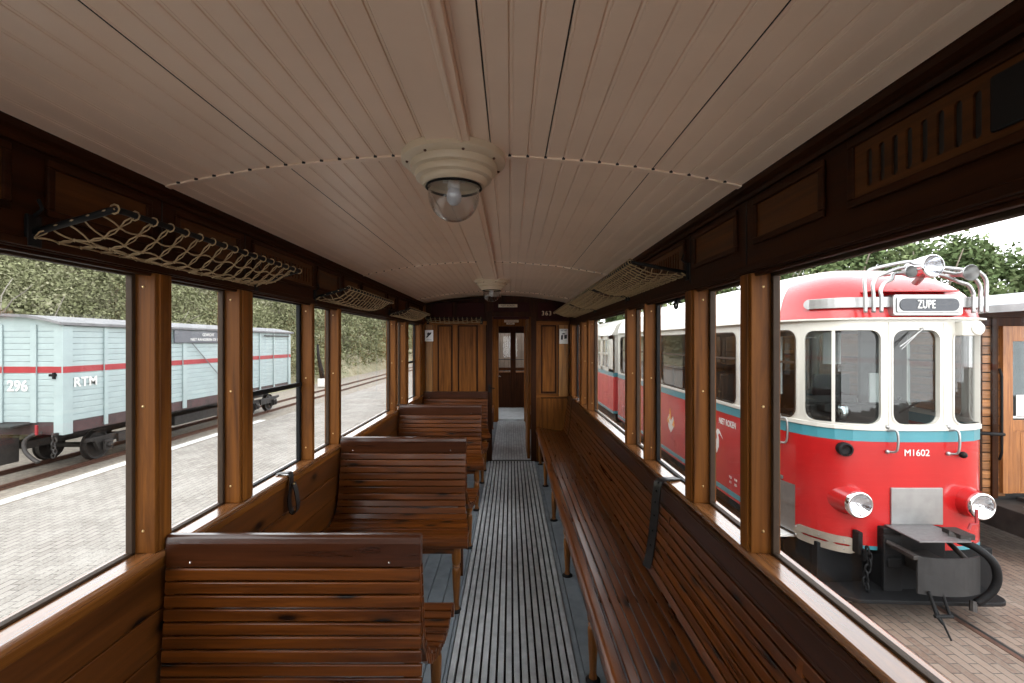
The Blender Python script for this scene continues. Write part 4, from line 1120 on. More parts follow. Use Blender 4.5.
mb = MB(); slab(mb, s_of_u(-.56), s_of_u(-.38), -.54, -.50, .003); slab(mb, s_of_u(.38), SD-.03, -.54, -.50, .003)
for q in (-1, 1): slab(mb, q*SDe, q*SMAX, -.56, -.49, .003, step=.3)
RB(mb, 'skirt_stripe', M['blue'])
# windows
Z0, Z1 = .785, 1.775
wins = []      # (s0,s1, radius, z0, z1)
u = s_of_u
front = [(-.952, -.385, .10), (-.265, .225, .11), (.385, .94, .10)]
for a, b, r in front: wins.append((u(a), u(b), r, 'front'))
ywin = [(5.43, 6.33), (6.62, 8.20), (8.42, 9.95), (10.20, 11.75), (11.98, 13.55)]
for y0_, y1_ in ywin:
    for q in (-1, 1):
        a, b = s_of_y(y0_, q), s_of_y(y1_, q); wins.append((min(a, b), max(a, b), .10, 'side'))
wins.sort()
mb = MB(); edges = [-SMAX]+[(wins[i][1]+wins[i+1][0])/2 for i in range(len(wins)-1)]+[SMAX]
for i, (a, b, r, k) in enumerate(wins): hole_cell(mb, edges[i], edges[i+1], .76, 1.90, (a, b, Z0, Z1), r)
RB(mb, 'window_band', M['cream'], smooth=True, auto=40)
for i, (a, b, r, k) in enumerate(wins):
    mb = MB(); rim_mesh(mb, (a, b, Z0, Z1), r, .016)
    fr = RB(mb, 'window_frame', M['cream'] if k == 'front' else M['rubber'])
    mb = MB(); pane_mesh(mb, (a+.005, b-.005, Z0+.005, Z1-.005), r, .028); RB(mb, 'pane', M['darkglass'], par=fr)
    if k == 'side' and b-a > .9:
        mb = MB(); slab(mb, a+.02, b-.02, 1.40, 1.425, -.012, .03); RB(mb, 'glazing_bar', M['rubber'], par=fr)
    if abs(a-u(-.952)) < .01 or abs(b-u(.94)) < .01:
        q = -1 if a < 0 else 1
        mb = MB(); slab(mb, u(q*.79)-.016, u(q*.79)+.016, Z0, Z1, .006, .03); RB(mb, 'mullion', M['cream'], par=fr)
mb = MB(); slab(mb, u(-.31), u(-.295), .77, 1.86, .006); slab(mb, u(.27), u(.285), .77, 1.86, .006); slab(mb, u(-.31), u(.285), 1.845, 1.86, .006); RB(mb, 'door_edge', M['cream'])
# roof: lip and crowned cap
mb = MB(); slab(mb, -SMAX, SMAX, 1.885, 1.905, .055, .10, step=.08); RB(mb, 'roof_lip', M['cream'], .004)
RPROF = [(1.905, .0), (1.95, .008), (2.02, .024), (2.10, .052), (2.18, .094), (2.27, .165), (2.36, .27), (2.44, .41), (2.51, .60), (2.555, .84), (2.57, 1.09)]
SC_ = s_of_y(5.66, 1)
mb = MB(); skin(mb, -SC_, SC_, RPROF, step=.05); RB(mb, 'roof_cap', M['red'], smooth=True)
mb = MB()
for q in (-1, 1): skin(mb, q*SC_, q*SMAX, RPROF, step=.12)
RB(mb, 'roof', M['cream'], smooth=True)
# closure wall at the tail, floor, seats seen dimly
mb = MB(); mb.box(CX-1.09, CX+1.09, YEND-.03, YEND, -.55, 2.0); mb.prism([(CX-1.10, 1.9), (CX-.9, 2.25), (CX-.4, 2.47), (CX, 2.5), (CX+.4, 2.47), (CX+.9, 2.25), (CX+1.10, 1.9)], YEND-.03, YEND, 'y')
RB(mb, 'tail_wall', M['cream'])
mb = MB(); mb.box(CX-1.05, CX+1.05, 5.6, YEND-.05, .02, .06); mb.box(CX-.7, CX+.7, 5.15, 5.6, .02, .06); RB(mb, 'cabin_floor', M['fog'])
mb = MB(); mb.box(CX-.80, CX+.35, 5.45, 5.65, .06, .93); mb.box(CX-.72, CX-.30, 5.32, 5.5, .85, .95); RB(mb, 'control_desk', M['grimy'], .02)
mb = MB(); mb.lathe([(.055, 0), (.06, .05), (.055, .12), (.03, .15), (.001, .15)], (CX-.55, 5.28, .80), n=16, caps=False); RB(mb, 'controller', M['chrome'], smooth=True)
mb = MB(); mb.tube([(CX+.10, 5.3, .85), (CX+.25, 5.2, 1.0)], .012, 8); mb.ball((CX+.10, 5.3, 1.02), .02, 6); RB(mb, 'lever', M['iron'])
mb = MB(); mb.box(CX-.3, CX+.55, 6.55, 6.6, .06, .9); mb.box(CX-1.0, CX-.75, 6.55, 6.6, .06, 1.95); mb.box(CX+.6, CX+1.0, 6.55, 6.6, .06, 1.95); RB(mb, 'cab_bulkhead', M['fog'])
mb = MB(); mb.tube([(CX-.88, 5.9, 1.0), (CX-.88, 5.9, 1.72)], .012); mb.tube([(CX-.35, 6.45, .95), (CX-.35, 6.45, 1.70), (CX-.10, 6.45, 1.72)], .012); RB(mb, 'grab_pole', M['white'])
mb = MB(); mb.box(CX-.02, CX+.22, 6.40, 6.42, 1.35, 1.78); mb.box(CX+.0, CX+.26, 5.6, 5.62, .92, 1.28); RB(mb, 'notice_board', M['white'], .003)
for k in range(6):
    mb = MB(); y = 7.3+k*1.05
    for q in (-1, 1): mb.box(CX+q*.45, CX+q*1.0, y, y+.08, .06, 1.15); mb.box(CX+q*.45, CX+q*1.0, y-.4, y, .40, .48)
    RB(mb, 'seat', M['grimy'], .02)
# underframe and wheels
mb = MB(); mb.box(CX-.98, CX+.98, 5.85, YEND-.1, -.80, -.5); mb.box(CX-.85, CX+.8, 5.25, 5.9, -.95, -.5); RB(mb, 'underframe', M['iron'])
for yy in (7.2, 8.6, 11.4, 12.8):
    for q in (-1, 1):
        mb = MB(); mb.lathe([(.001, .06), (.12, .06), (.14, .02), (.26, .02), (.30, .06), (.34, .06), (.34, -.06), (.001, -.06)], (CX+q*.55, yy, GZ+.35), (1, 0, 0), 28, caps=False); RB(mb, 'wheel', M['grimy'], smooth=True, auto=35)
# aluminium band, sign, text
mb = MB(); slab(mb, u(-.93), u(.92), 2.015, 2.125, .005, .10); RB(mb, 'roof_band', M['alu'], .004)
mb = MB(); mb.cyl(S(u(-.93), 2.07, -.005), S(u(-.93), 2.07, .06), .055, 20); RB(mb, 'roof_band_end', M['alu'])
sx0, sx1, sy_ = CX-.30, CX+.425, 4.865
def box_c(cx_, cy_, cz_, w_, d_, h_): return (cx_-w_/2, cx_+w_/2, cy_-d_/2, cy_+d_/2, cz_-h_/2, cz_+h_/2)
mb = MB(); pp = rrect(sx0, sx1, 1.925, 2.145, .03); mb.prism(pp, sy_+.02, 5.06, 'y'); sb = RB(mb, 'destination_box', M['alu'], .006)
mb = MB(); mb.prism(rrect(sx0+.03, sx1-.03, 1.955, 2.118, .02), sy_+.008, sy_+.02, 'y'); RB(mb, 'destination_frame', M['alu'], .004, par=sb)
mb = MB(); mb.prism(rrect(sx0+.055, sx1-.055, 1.972, 2.102, .062, 8), sy_+.001, sy_+.008, 'y'); RB(mb, 'destination_blind', paint('slate_blind', (.055, .06, .07), .5), par=sb)
text('ZUPE', .122, M['white'], sb, (CX+.025, sy_-.002, 2.037), (PI/2, 0, 0), .003, .60, off=.001, spacing=1.1)
mb = MB(); mb.box(CX-.50, CX+.40, 4.90, 5.10, 2.175, 2.195); RB(mb, 'roof_ledge', M['red'], .004)
text('M1602', .098, M['white'], rc, (CX-.02+RO[0], 4.926+RO[1], .485+RO[2]), (PI/2, 0, 0), .002, 1.0)
# head lamp and horns
mb = MB(); c = (CX+.02, 4.78, 2.425)
mb.lathe([(.001, .34), (.03, .335), (.070, .30), (.095, .22), (.108, .12), (.112, .10), (.112, .03), (.118, .02), (.118, 0), (.108, -.008), (.104, 0)], c, (0, 1, .0), 32, caps=False)
hl = RB(mb, 'roof_headlamp', M['chrome'], smooth=True, auto=40)
mb = MB(); mb.lathe([(.001, -.022), (.05, -.018), (.09, -.006), (.106, .004), (.106, .010), (.001, .01)], c, (0, 1, 0), 32, caps=False); RB(mb, 'lens', M['lens'], par=hl, smooth=True)
mb = MB(); mb.lathe([(.104, .004), (.08, .05), (.04, .08), (.001, .09)], c, (0, 1, 0), 32, caps=False); RB(mb, 'reflector', M['chrome'], par=hl, smooth=True)
mb = MB(); mb.tube([(CX+.02, 5.0, 2.28), (CX+.02, 4.92, 2.34)], .04); RB(mb, 'lamp_stand', M['alu'], par=hl)
for (hx, hz_, r) in ((-.20, 2.365, .062), (.41, 2.355, .080)):
    cx_ = CX+hx; mb = MB()
    mb.lathe([(r, 0), (r*1.04, .004), (r*.9, .03), (r*.6, .07), (r*.38, .12), (r*.28, .2), (.016, .34), (.001, .345)], (cx_, 4.78, hz_), (-.02 if hx < 0 else .05, 1, .04), 28, caps=False)
    mb.lathe([(r*.97, .003), (r*.8, .035), (r*.5, .075), (r*.25, .13), (.001, .14)], (cx_, 4.78, hz_), (-.02 if hx < 0 else .05, 1, .04), 28, caps=False)
    RB(mb, 'horn', M['alu'], smooth=True, auto=50)
# exhaust-like chrome pipes curving up to the lamp
for i, (x0_, top, xm, zm) in enumerate(((-.61, 2.42, -.06, 2.50), (-.525, 2.36, -.10, 2.44), (-.445, 2.30, -.14, 2.38))):
    p = smooth_path([(CX+x0_, 4.86, 1.955), (CX+x0_, 4.86, 2.12), (CX+x0_, 4.87, top-.12), (CX+x0_+.05, 4.88, top-.035), (CX+x0_+.14, 4.90, top), (CX+xm-.1, 4.95, zm-.015), (CX+xm+.05, 4.98, zm)], 6)
    mb = MB(); mb.tube(p, .0185, 10); RB(mb, 'chrome_pipe', M['alu'], smooth=True)
for i, (x0_, top, xm, zm) in enumerate(((.71, 2.40, .10, 2.46), (.65, 2.34, .14, 2.42), (.575, 2.28, .18, 2.37))):
    p = smooth_path([(CX+x0_, 4.93, 1.955), (CX+x0_, 4.93, 2.12), (CX+x0_, 4.93, top-.12), (CX+x0_-.05, 4.93, top-.035), (CX+x0_-.14, 4.94, top), (CX+xm+.1, 4.97, zm-.015), (CX+xm-.05, 4.98, zm)], 6)
    mb = MB(); mb.tube(p, .0185, 10); RB(mb, 'chrome_pipe', M['alu'], smooth=True)
# front lamp box
mb = MB(); mb.box(CX+.40, CX+.60, 4.86, 5.0, 1.715, 1.865); lbx = RB(mb, 'lamp_box', M['cream'], .012)
mb = MB(); mb.lathe([(.001, -.02), (.045, -.015), (.06, -.01), (.062, .0)], (CX+.55, 4.855, 1.79), (0, 1, 0), 24, caps=False); RB(mb, 'lens', M['white'], par=lbx, smooth=True)
mb = MB(); mb.cyl((CX+.55, 4.86, 1.79), (CX+.55, 4.845, 1.79), .066, 24); RB(mb, 'lens_ring', M['cream'], .003, par=lbx)
# wiper, handles
mb = MB(); mb.tube([(CX-.22, 4.90, 1.60), (CX+.02, 4.89, 1.79)], .006, 6); mb.tube([(CX-.20, 4.90, 1.575), (CX-.02, 4.895, 1.755)], .004, 6); mb.tube([(CX+.02, 4.93, 1.79), (CX+.02, 4.88, 1.79)], .012, 8); RB(mb, 'wiper', M['alu'])
def hand(u_, z0_, z1_):
    p = S(u(u_), z0_, -.004)
    mb = MB(); mb.tube(smooth_path([(p[0]-.05, p[1], z1_+.0), (p[0], p[1]-.07, z1_), (p[0], p[1]-.07, z0_+.03), (p[0]-.04, p[1]-.005, z0_)], 5), .012, 8)
    mb.ball((p[0]-.05, p[1]-.01, z0_), .022, 6); mb.ball((p[0]-.05, p[1]-.01, z1_+.04), .022, 6)
    RB(mb, 'grab_handle', M['alu'], smooth=True)
hand(-.28, .50, .72); hand(.36, .48, .72); hand(-1.03, .46, .74)
# headlights
for (x_, y_, z_) in ((CX-.66, 4.86, -.040), (CX+.55, 4.80, -.035)):
    mb = MB(); mb.lathe([(.18, .30), (.165, .22), (.150, .14), (.140, .05), (.136, .02)], (x_, y_, z_), (0, 1, 0), 32, caps=False); h = RB(mb, 'headlight', M['red'], smooth=True)
    mb = MB(); mb.lathe([(.138, .05), (.140, .02), (.134, .0), (.120, -.008), (.114, .0)], (x_, y_, z_), (0, 1, 0), 32, caps=False); RB(mb, 'chrome_rim', M['chrome'], par=h, smooth=True)
    mb = MB(); mb.lathe([(.001, -.03), (.05, -.026), (.09, -.014), (.118, .004)], (x_, y_, z_), (0, 1, 0), 32, caps=False); RB(mb, 'lens', M['lens'], par=h, smooth=True)
    mb = MB(); mb.lathe([(.118, .006), (.09, .05), (.05, .08), (.001, .09)], (x_, y_, z_), (0, 1, 0), 32, caps=False); mb.ball((x_, y_+.04, z_), .022, 6); RB(mb, 'reflector', M['chrome'], par=h, smooth=True)
p = S(u(-.71), .51, -.03)
mb = MB(); mb.lathe([(.068, .05), (.072, .02), (.072, -.03), (.055, -.035), (.048, -.01), (.001, .0)], (p[0], p[1], p[2]), (.15, 1, 0), 24, caps=False); RB(mb, 'signal_horn', M['iron'], smooth=True, auto=40)
mb = MB(); mb.ball((CX+.45, 4.91, .47), .035, 8); RB(mb, 'front_socket', M['iron'], smooth=True)
# access plate, slotted bumper plate
mb = MB(); mb.box(CX-.295, CX+.245, 4.915, 4.94, -.262, .122); RB(mb, 'access_plate', M['alu'], .004)
def bplate(sa, sb_):
    z0_, z1_ = -.595, -.425; zc_ = (z0_+z1_)/2; r = (z1_-z0_)/2
    mb = MB(); ss = srange(sa, sb_, .03); n = len(ss); v = []; f = []
    for s_ in ss:
        e = min(s_-sa, sb_-s_); h = r if e > r else math.sqrt(max(0, r*r-(r-e)**2))
        h = max(h, .004); gap = .010 if (sa+.12 < s_ < sb_-.28) or (sb_-.2 < s_ < sb_-.07) else .0001
        v += [S(s_, zc_-h, -.022), S(s_, zc_-gap, -.022), S(s_, zc_+gap, -.022), S(s_, zc_+h, -.022), S(s_, zc_-h, -.008), S(s_, zc_+h, -.008)]
    for i in range(n-1):
        a, b = 6*i, 6*i+6
        f += [(a, b, b+1, a+1), (a+2, b+2, b+3, a+3), (a+3, b+3, b+5, a+5), (a, b, b+4, a+4)]
    mb.add(v, f); o = RB(mb, 'bumper_plate', paint('bronze_aluminium', (.50, .45, .38), .4, .7), 0)
    mb = MB(); 
    for q in (.05, .45, .80):
        for zz in (zc_-.045, zc_+.045): mb.ball(S(sa+(sb_-sa)*q, zz, -.024), .010, 5)
    RB(mb, 'rivet', M['alu'], par=o)
bplate(-SD+.0, u(-.60)); 
# coupling gear
mb = MB(); mb.box(3.92, 4.42, 4.50, 4.93, -.275, -.262); RB(mb, 'coupling_deck', paint('chequered_steel', (.16, .15, .15), .5, .4, .2, 40, 0, .4), .004)
mb = MB(); mb.box(3.86, 4.50, 4.86, 5.2, -1.0, -.28); mb.box(3.83, 4.02, 4.82, 4.86, -.93, -.33); mb.box(3.86, 4.0, 4.80, 4.82, -.66, -.56); RB(mb, 'coupling_housing', M['iron'], .01)
mb = MB(); mb.box(CX-.92, CX-.25, 5.15, 5.25, -1.02, -.545); mb.box(CX+.2, CX+.85, 5.0, 5.10, -1.0, -.545); RB(mb, 'front_apron', M['iron'], .01)
n_ = 12; mb = MB()
for i in range(n_):
    a, b = 3.90+(4.50-3.90)*i/n_, 3.90+(4.50-3.90)*(i+1)/n_
    g_ = lambda x_: 4.44+.10*((x_-4.2)/.3)**2*.6
    mb.add([(a, g_(a), -.76), (b, g_(b), -.76), (b, g_(b), -.405), (a, g_(a), -.405), (a, g_(a)+.02, -.76), (b, g_(b)+.02, -.76), (b, g_(b)+.02, -.405), (a, g_(a)+.02, -.405)], [(0, 1, 2, 3), (5, 4, 7, 6), (3, 2, 6, 7), (1, 0, 4, 5), (0, 3, 7, 4), (1, 5, 6, 2)])
RB(mb, 'buffer_plate', paint('worn_black_plate', (.028, .027, .027), .55, .2, .2, 7))
mb = MB(); mb.box(4.08, 4.30, 4.48, 4.9, -.66, -.50); mb.tube([(3.95, 4.5, -.45), (3.86, 4.82, -.40)], .025); mb.tube([(4.38, 4.5, -.45), (4.45, 4.82, -.36)], .025); mb.box(3.86, 3.93, 4.5, 4.9, -.44, -.40); RB(mb, 'drawbar', M['grimy'], .006)
mb = MB(); mb.tube([(3.97, 4.46, -.72), (4.01, 4.42, -.93), (4.05, 4.40, -.99)], .014); mb.tube([(4.10, 4.46, -.74), (4.13, 4.42, -.92)], .014); mb.tube([(3.98, 4.47, -.74), (4.09, 4.36, -1.12)], .009); mb.tube([(3.99, 4.42, -.93), (4.16, 4.42, -.93)], .018); RB(mb, 'coupling_hooks', M['iron'])
mb = MB(); pts = [(3.30, 5.0), (3.34, 4.74)]+[(3.45, 4.66), (4.6, 4.60)]+[(4.80+.13*math.sin(a), 4.73-.13*math.cos(a)) for a in [k*PI/16 for k in range(9)]]+[(4.95, 5.1)]
mb.prism(pts, -.945, -.905, 'z'); RB(mb, 'pilot_plate', M['iron'], .008)
mb = MB(); mb.tube(smooth_path([(4.40, 4.62, -.30), (4.48, 4.52, -.33), (4.58, 4.46, -.44), (4.62, 4.46, -.60), (4.58, 4.48, -.74), (4.48, 4.52, -.86)]), .036, 12); ho = RB(mb, 'brake_hose', M['iron'], smooth=True)
mb = MB(); mb.tube([(4.34, 4.66, -.26), (4.46, 4.56, -.285)], .042, 10); mb.box(4.36, 4.50, 4.55, 4.75, -.27, -.22); mb.tube([(4.45, 4.52, -.84), (4.43, 4.50, -.93)], .03, 8); RB(mb, 'hose_coupling', M['grimy'], par=ho)
mb = MB(); mb.tube([(4.62, 4.74, -.24), (4.64, 4.74, -.19), (4.70, 4.74, -.18), (4.70, 4.74, -.04)], .014, 6); RB(mb, 'red_valve_handle', M['wred'])
mb = MB(); mb.box(3.615, 3.66, 4.88, 4.97, -.56, -.33); mb.box(3.65, 3.68, 4.86, 4.90, -.62, -.5)
RB(mb, 'chain_bracket', M['iron'], .004)
for k in range(7):
    mb = MB(); zz = -.48-k*.062
    mb.tube([(3.645+.02*math.sin(k)+(.028*math.cos(a) if k % 2 else .004*math.cos(a)), 4.80+(.028*math.cos(a) if k % 2 == 0 else 0), zz+.045*math.sin(a)) for a in [j*PI/6 for j in range(12)]], .010, 6, closed=True)
    RB(mb, 'chain_link', M['iron'], smooth=True)
# flank lettering, bird emblem and sponsor mark
SX = CX-1.105-.004
side_rot = (PI/2, 0, -PI/2)
text('NIET ROKEN', .125, M['white'], rc, (SX+RO[0], 6.88+RO[1], .46+RO[2]), side_rot, .001, .75, off=.002)
for k in range(4): text('0000'[:3] if False else ('7120', '9540', '13.1', '20.5')[k], .05, M['white'], rc, (SX+RO[0], 6.78+RO[1]-(k % 2)*.16, -.30-(k//2)*.07+RO[2]), side_rot, .001, .8)
mb = MB()
bird = [(7.46, .02), (7.40, .12), (7.32, .16), (7.24, .15), (7.22, .20), (7.25, .27), (7.22, .32), (7.16, .32), (7.02, .20), (7.14, .27), (7.18, .24), (7.16, .16), (7.16, .06), (7.22, -.04), (7.30, -.08), (7.34, -.16), (7.36, -.08), (7.42, -.06)]
mb.prism(bird, SX, SX+.003, 'x'); RB(mb, 'bird_emblem', M['white'])
mb = MB()
mb.prism([(9.5, .10), (9.38, .22), (9.30, .08), (9.18, .20), (9.10, .04), (9.22, -.08), (9.30, -.14), (9.42, -.06)], SX, SX+.003, 'x'); RB(mb, 'crest_emblem', M['white'])
mb = MB(); mb.prism([(9.40, .12), (9.34, .34), (9.27, .12)], SX-.001, SX+.003, 'x'); mb.prism([(9.52, .05), (9.44, .16), (9.36, .02)], SX-.001, SX+.003, 'x'); mb.prism([(9.24, .02), (9.12, .14), (9.10, .0)], SX-.001, SX+.003, 'x'); RB(mb, 'crest_flame', paint('orange_paint', (.75, .30, .03), .4))

# ================================================================== TRAILER COACH BEHIND
tcx = CX; tr = empty('trailer_coach', (tcx, 20, GZ), 'red and cream coach with four-pane windows coupled behind the railcar', 'railway coach')
TO = (-tcx, -20, -GZ)
def TB(mb, n_, m_, bev=0, par=None, **k): return mb.build(n_, m_, par or tr, TO if par is None else (0, 0, 0), bevel=bev, **k)
ty0, ty1 = 14.5, 26.5; xa, xb = CX-1.11, CX+1.11
mb = MB(); mb.box(xa, xb, ty0, ty1, -.55, .58); TB(mb, 'body_shell', paint('faded_red_enamel', (.55, .05, .05), .4, 0, .12, 2, .2), .02)
mb = MB(); mb.box(xa-.006, xb+.006, ty0-.006, ty1, .58, .70); TB(mb, 'waist_band', M['blue'])
mb = MB(); mb.box(xa-.006, xb+.006, ty0-.006, ty1, -.56, -.48); TB(mb, 'skirt_stripe', M['blue'])
wys = [15.2+1.28*k for k in range(9)]
mb = MB(); prev = ty0
for wy in wys:
    mb.box(xa, xa+.05, prev, wy, .70, 1.86); mb.box(xb-.05, xb, prev, wy, .70, 1.86); prev = wy+.98
mb.box(xa, xa+.05, prev, ty1, .70, 1.86); mb.box(xb-.05, xb, prev, ty1, .70, 1.86)
mb.box(xa, xa+.05, ty0, ty1, .70, .80); mb.box(xa, xa+.05, ty0, ty1, 1.74, 1.86); mb.box(xb-.05, xb, ty0, ty1, .70, .80); mb.box(xb-.05, xb, ty0, ty1, 1.74, 1.86)
mb.box(xa, xb, ty0, ty0+.05, .70, 1.86); mb.box(xa, xb, ty1-.05, ty1, .70, 1.86)
TB(mb, 'window_band', M['cream'], .004)
for wy in wys:
    mb = MB(); mb.box(xa-.01, xa+.03, wy+.46, wy+.52, .80, 1.74); mb.box(xa-.01, xa+.03, wy, wy+.98, 1.24, 1.30)
    for (a, b, c, d) in ((wy, wy+.03, .8, 1.74), (wy+.95, wy+.98, .8, 1.74), (wy, wy+.98, .8, .83), (wy, wy+.98, 1.71, 1.74)): mb.box(xa-.008, xa+.03, a, b, c, d)
    f_ = TB(mb, 'window_frame', M['cream'])
    mb = MB(); mb.box(xa+.012, xa+.016, wy, wy+.98, .8, 1.74); TB(mb, 'pane', M['darkglass'], par=f_)
mb = MB(); n_ = 16; q = [xa-.06+(xb-xa+.12)*i/n_ for i in range(n_+1)]; f = lambda x_: 1.86+.60*math.sqrt(max(0, 1-((x_-CX)/1.17)**2))
mb.prism([(a, f(a)) for a in q], ty0-.03, ty1, 'y'); TB(mb, 'roof', M['cream'], smooth=True, auto=40)
mb = MB()
for y in [ty0+.3+.64*k for k in range(18)]: mb.box(xa-.004, xa, y, y+.012, -.48, .58)
TB(mb, 'panel_bead', M['wred'])
mb = MB(); mb.box(xa+.1, xb-.1, ty0+.1, ty1-.1, -.85, -.55); TB(mb, 'underframe', M['iron'])
for yy in (16.3, 17.7, 23.3, 24.7):
    for q_ in (-1, 1):
        mb = MB(); mb.lathe([(.001, .06), (.30, .05), (.34, .06), (.34, -.06), (.001, -.06)], (CX+q_*.55, yy, GZ+.35), (1, 0, 0), 20, caps=False); TB(mb, 'wheel', M['grimy'])
mb = MB(); mb.box(CX-.95, CX-.90, YEND, ty0, -.3, 1.9); mb.box(CX+.9, CX+.95, YEND, ty0, -.3, 1.9); mb.box(CX-.2, CX+.2, YEND, ty0, -.8, -.6); TB(mb, 'gangway', M['iron'])

# ================================================================== BROWN WOODEN COACH, RIGHT EDGE
bx0, bx1, by0, by1 = 6.16, 8.35, 6.25, 15.5
bc = empty('wooden_coach', ((bx0+bx1)/2, 11, GZ), 'brown varnished wooden coach with grey roof behind the red railcar', 'railway coach')
BO = (-(bx0+bx1)/2, -11, -GZ)
def BB(mb, n_, m_, bev=0, par=None, **k): return mb.build(n_, m_, par or bc, BO if par is None else (0, 0, 0), bevel=bev, **k)
M['teak'] = wood('teak_planks', (.10, .040, .014), (.30, .13, .045), 'y', .4, .2, 0, .3)
M['teakx'] = wood('teak_end_planks', (.10, .040, .014), (.32, .14, .048), 'x', .4, .2, 0, .3)
M['teakz'] = wood('teak_posts', (.16, .055, .018), (.42, .17, .05), 'z', .4, .25, 0, .15)
mb = MB(); h = .118
for k in range(20):
    z = -.40+k*h
    mb.box(bx0, bx0+.03, by0+.04, by1, z, z+h-.012)
BB(mb, 'side_planks', M['teak'], .004)
mb = MB()
for k in range(20):
    z = -.40+k*h; mb.box(bx0+.02, bx0+.42, by0, by0+.03, z, z+h-.014)
BB(mb, 'end_planks', M['teakx'], .004)
mb = MB(); mb.box(bx0+.03, bx1-.03, by0+.03, by1, -.45, 1.98); BB(mb, 'inner_body', M['black'])
mb = MB(); mb.box(bx0-.01, bx0+.09, by0-.03, by0+.05, -.42, 1.98); mb.box(bx0+.22, bx0+.30, by0-.03, by0, -.42, 1.98); mb.box(bx1-.1, bx1, by0-.03, by0, -.42, 1.98); mb.box(bx0-.012, bx1, by0-.012, by0+.0, 1.86, 1.98)
BB(mb, 'corner_post', M['darkz'], .006)
mb = MB(); d0, d1 = bx0+.34, bx0+1.25
mb.box(d0, d0+.13, by0-.05, by0, -.35, 1.86); mb.box(d1-.13, d1, by0-.05, by0, -.35, 1.86); mb.box(d0+.13, d1-.13, by0-.049, by0, 1.66, 1.86); mb.box(d0+.13, d1-.13, by0-.049, by0, .48, .62); mb.box(d0+.13, d1-.13, by0-.035, by0, -.35, .48)
for k in range(6): mb.box(d0+.14+k*.107, d0+.14+k*.107+.10, by0-.040, by0-.034, -.33, .46)
dd = BB(mb, 'end_door', M['teakz'], .005)
mb = MB(); mb.box(d0+.13, d1-.13, by0-.02, by0-.014, .62, 1.66); BB(mb, 'pane', M['darkglass'], par=dd)
mb = MB(); mb.box(d0+.13, d1-.13, by0+.0, by0+.02, .62, 1.66); BB(mb, 'door_blind', paint('grey_blue_interior', (.30, .34, .38), .6), par=dd)
mb = MB(); mb.box(d0+.2, d0+.42, by0-.026, by0-.021, .66, .95); mb.box(d0+.16, d0+.5, by0-.026, by0-.021, .64, .67); BB(mb, 'door_notice', M['white'], par=dd)
n_ = 14; q = [bx0-.14+(bx1-bx0+.28)*i/n_ for i in range(n_+1)]; xm = (bx0+bx1)/2; f = lambda x_: 2.30-.22*((x_-xm)/1.2)**2
mb = MB()
for i in range(n_): mb.prism([(q[i], f(q[i])-.05), (q[i+1], f(q[i+1])-.05), (q[i+1], f(q[i+1])+.04), (q[i], f(q[i])+.04)], by0-.75, by1, 'y')
BB(mb, 'roof', paint('pale_grey_roof', (.34, .345, .35), .6, 0, .2, 3))
mb = MB(); mb.prism([(bx0, 1.95)]+[(x_, f(x_)-.045) for x_ in q[1:-1]]+[(bx1, 1.95)], by0, by0+.04, 'y'); BB(mb, 'gable', M['darkx'])
mb = MB(); mb.box(bx0+.1, bx1-.1, by0-.6, by1, -.75, -.45); mb.box(bx0+.55, bx1-.1, by0-.72, by0-.02, -.46, -.40); BB(mb, 'underframe', M['grimy'], .01)
mb = MB(); mb.box(bx0+.16, bx1-.3, by0-.70, by0-.45, -.42, -.38); BB(mb, 'footboard', M['alu'], .005)
mb = MB(); mb.tube([(bx0+.28, by0-.06, .1), (bx0+.28, by0-.09, .2), (bx0+.28, by0-.09, 1.2), (bx0+.28, by0-.06, 1.3)], .015); mb.tube([(bx0-.15, by0-.08, .46), (bx0+.30, by0-.10, .44)], .022); mb.tube([(bx0-.18, by0-.08, .56), (bx0-.18, by0-.08, .40)], .035); BB(mb, 'hand_rail', M['iron'], smooth=True)
for yy in (8.0, 9.4, 13.0, 14.4):
    for q_ in (-1, 1):
        mb = MB(); mb.lathe([(.001, .06), (.30, .05), (.34, .06), (.34, -.06), (.001, -.06)], (xm+q_*.55, yy, GZ+.34), (1, 0, 0), 20, caps=False); BB(mb, 'wheel', M['grimy'])

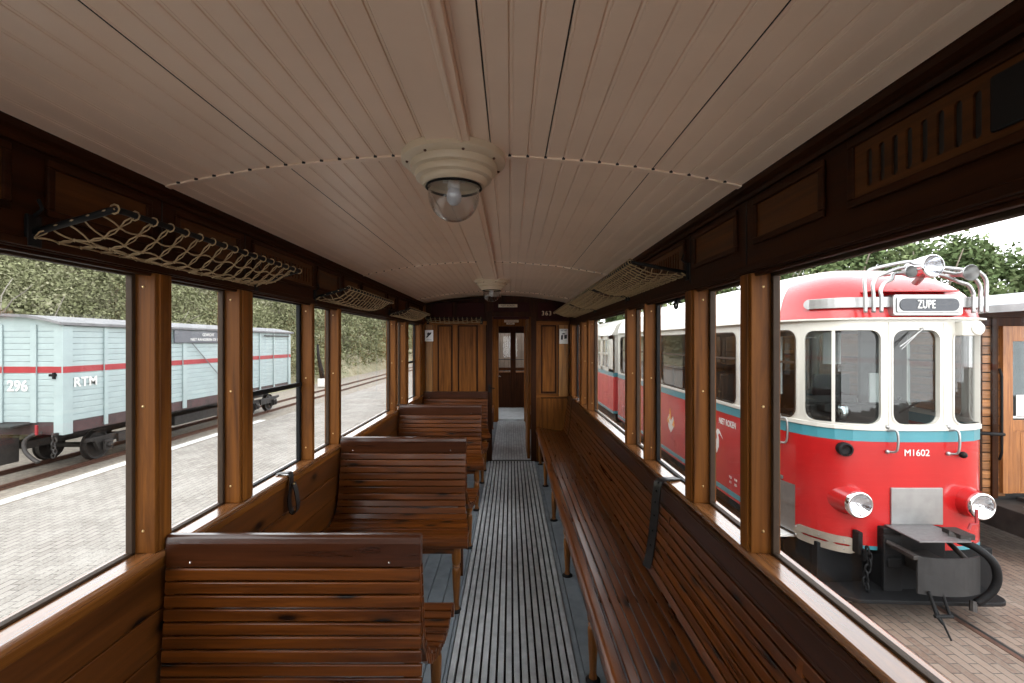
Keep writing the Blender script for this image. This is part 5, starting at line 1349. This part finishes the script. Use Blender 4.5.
# wooden end of the next coach, seen through the far door panes
ne = empty('neighbour_coach', (-.2, 12.9, GZ), 'brown wooden coach end glimpsed through the far end-door panes', 'railway coach')
mb = MB()
for k in range(18): mb.box(-1.0+k*.115, -1.0+k*.115+.108, 0, .05, .7, 3.4)
mb.build('end_planks', paint('weathered_brown_planks', (.13, .095, .07), .6, 0, .2, 4), ne, bevel=.004)
mb = MB(); mb.box(-1.1, 1.15, -.03, .0, 2.02, 2.10); mb.box(-1.1, 1.15, .05, 2.0, .6, 3.45); mb.build('body', M['darkz'], ne)

# ================================================================== TREES
def tree(x, y, h, r, lab, n=12000):
    t = empty('tree', (x, y, GZ), lab, 'tree', 'trees beyond the railcars')
    mb = MB(); mb.tube([(0, 0, 0), (.1, 0, h*.3), (-.05, .1, h*.6)], [.22, .17, .10], 8)
    for k in range(6):
        a = k*PI/3+R.random(); mb.tube([(0, 0, h*R.uniform(.25, .45)), (math.cos(a)*r*.4, math.sin(a)*r*.4, h*.6), (math.cos(a)*r*.75, math.sin(a)*r*.75, h*R.uniform(.7, .9))], [.09, .06, .02], 5)
    mb.build('trunk', M['bark'], t, smooth=True)
    cl = []
    for k in range(34):
        a, el = R.uniform(0, 2*PI), R.uniform(-.5, 1.35)
        cx_, cy_, cz_ = math.cos(a)*math.cos(el)*r*.75, math.sin(a)*math.cos(el)*r*.75, h*.55+math.sin(el)*h*.36
        rr = R.uniform(.35, .62)*r*.6
        m_ = n//34; d = rg.normal(size=(m_, 3)); d /= np.linalg.norm(d, axis=1)[:, None]
        cl.append(d*rg.uniform(.35, 1.08, m_)[:, None]*rr+np.array([cx_, cy_, cz_]))
    cl = np.concatenate(cl)
    quads('crown', cl, np.full(len(cl), .115), M['leaf'], t)
TR = [(5.2, 34.0, 8.2, 3.2), (9.0, 27.0, 7.2, 3.2), (12.5, 24.0, 7.4, 3.0), (16.0, 23.0, 8.2, 3.3), (19.8, 22.5, 8.0, 3.3), (23.4, 22.0, 7.1, 3.0), (27.0, 22.0, 7.4, 3.2), (2.4, 44.0, 8.5, 3.6)]
TL = ['green leafy tree above the coach roofs, seen in the far right windows', 'green leafy tree above the cream roof, behind the narrow window post', 'green leafy tree directly behind the rear slope of the red roof cap', 'green leafy tree behind the red roof cap crown', 'tall green leafy tree behind the chrome roof headlamp', 'lower green leafy tree right of the chrome horns', 'green leafy tree at the right picture edge above the grey roof', 'distant green tree seen in the farthest right window']
for a, l in zip(TR, TL): tree(*a, l)
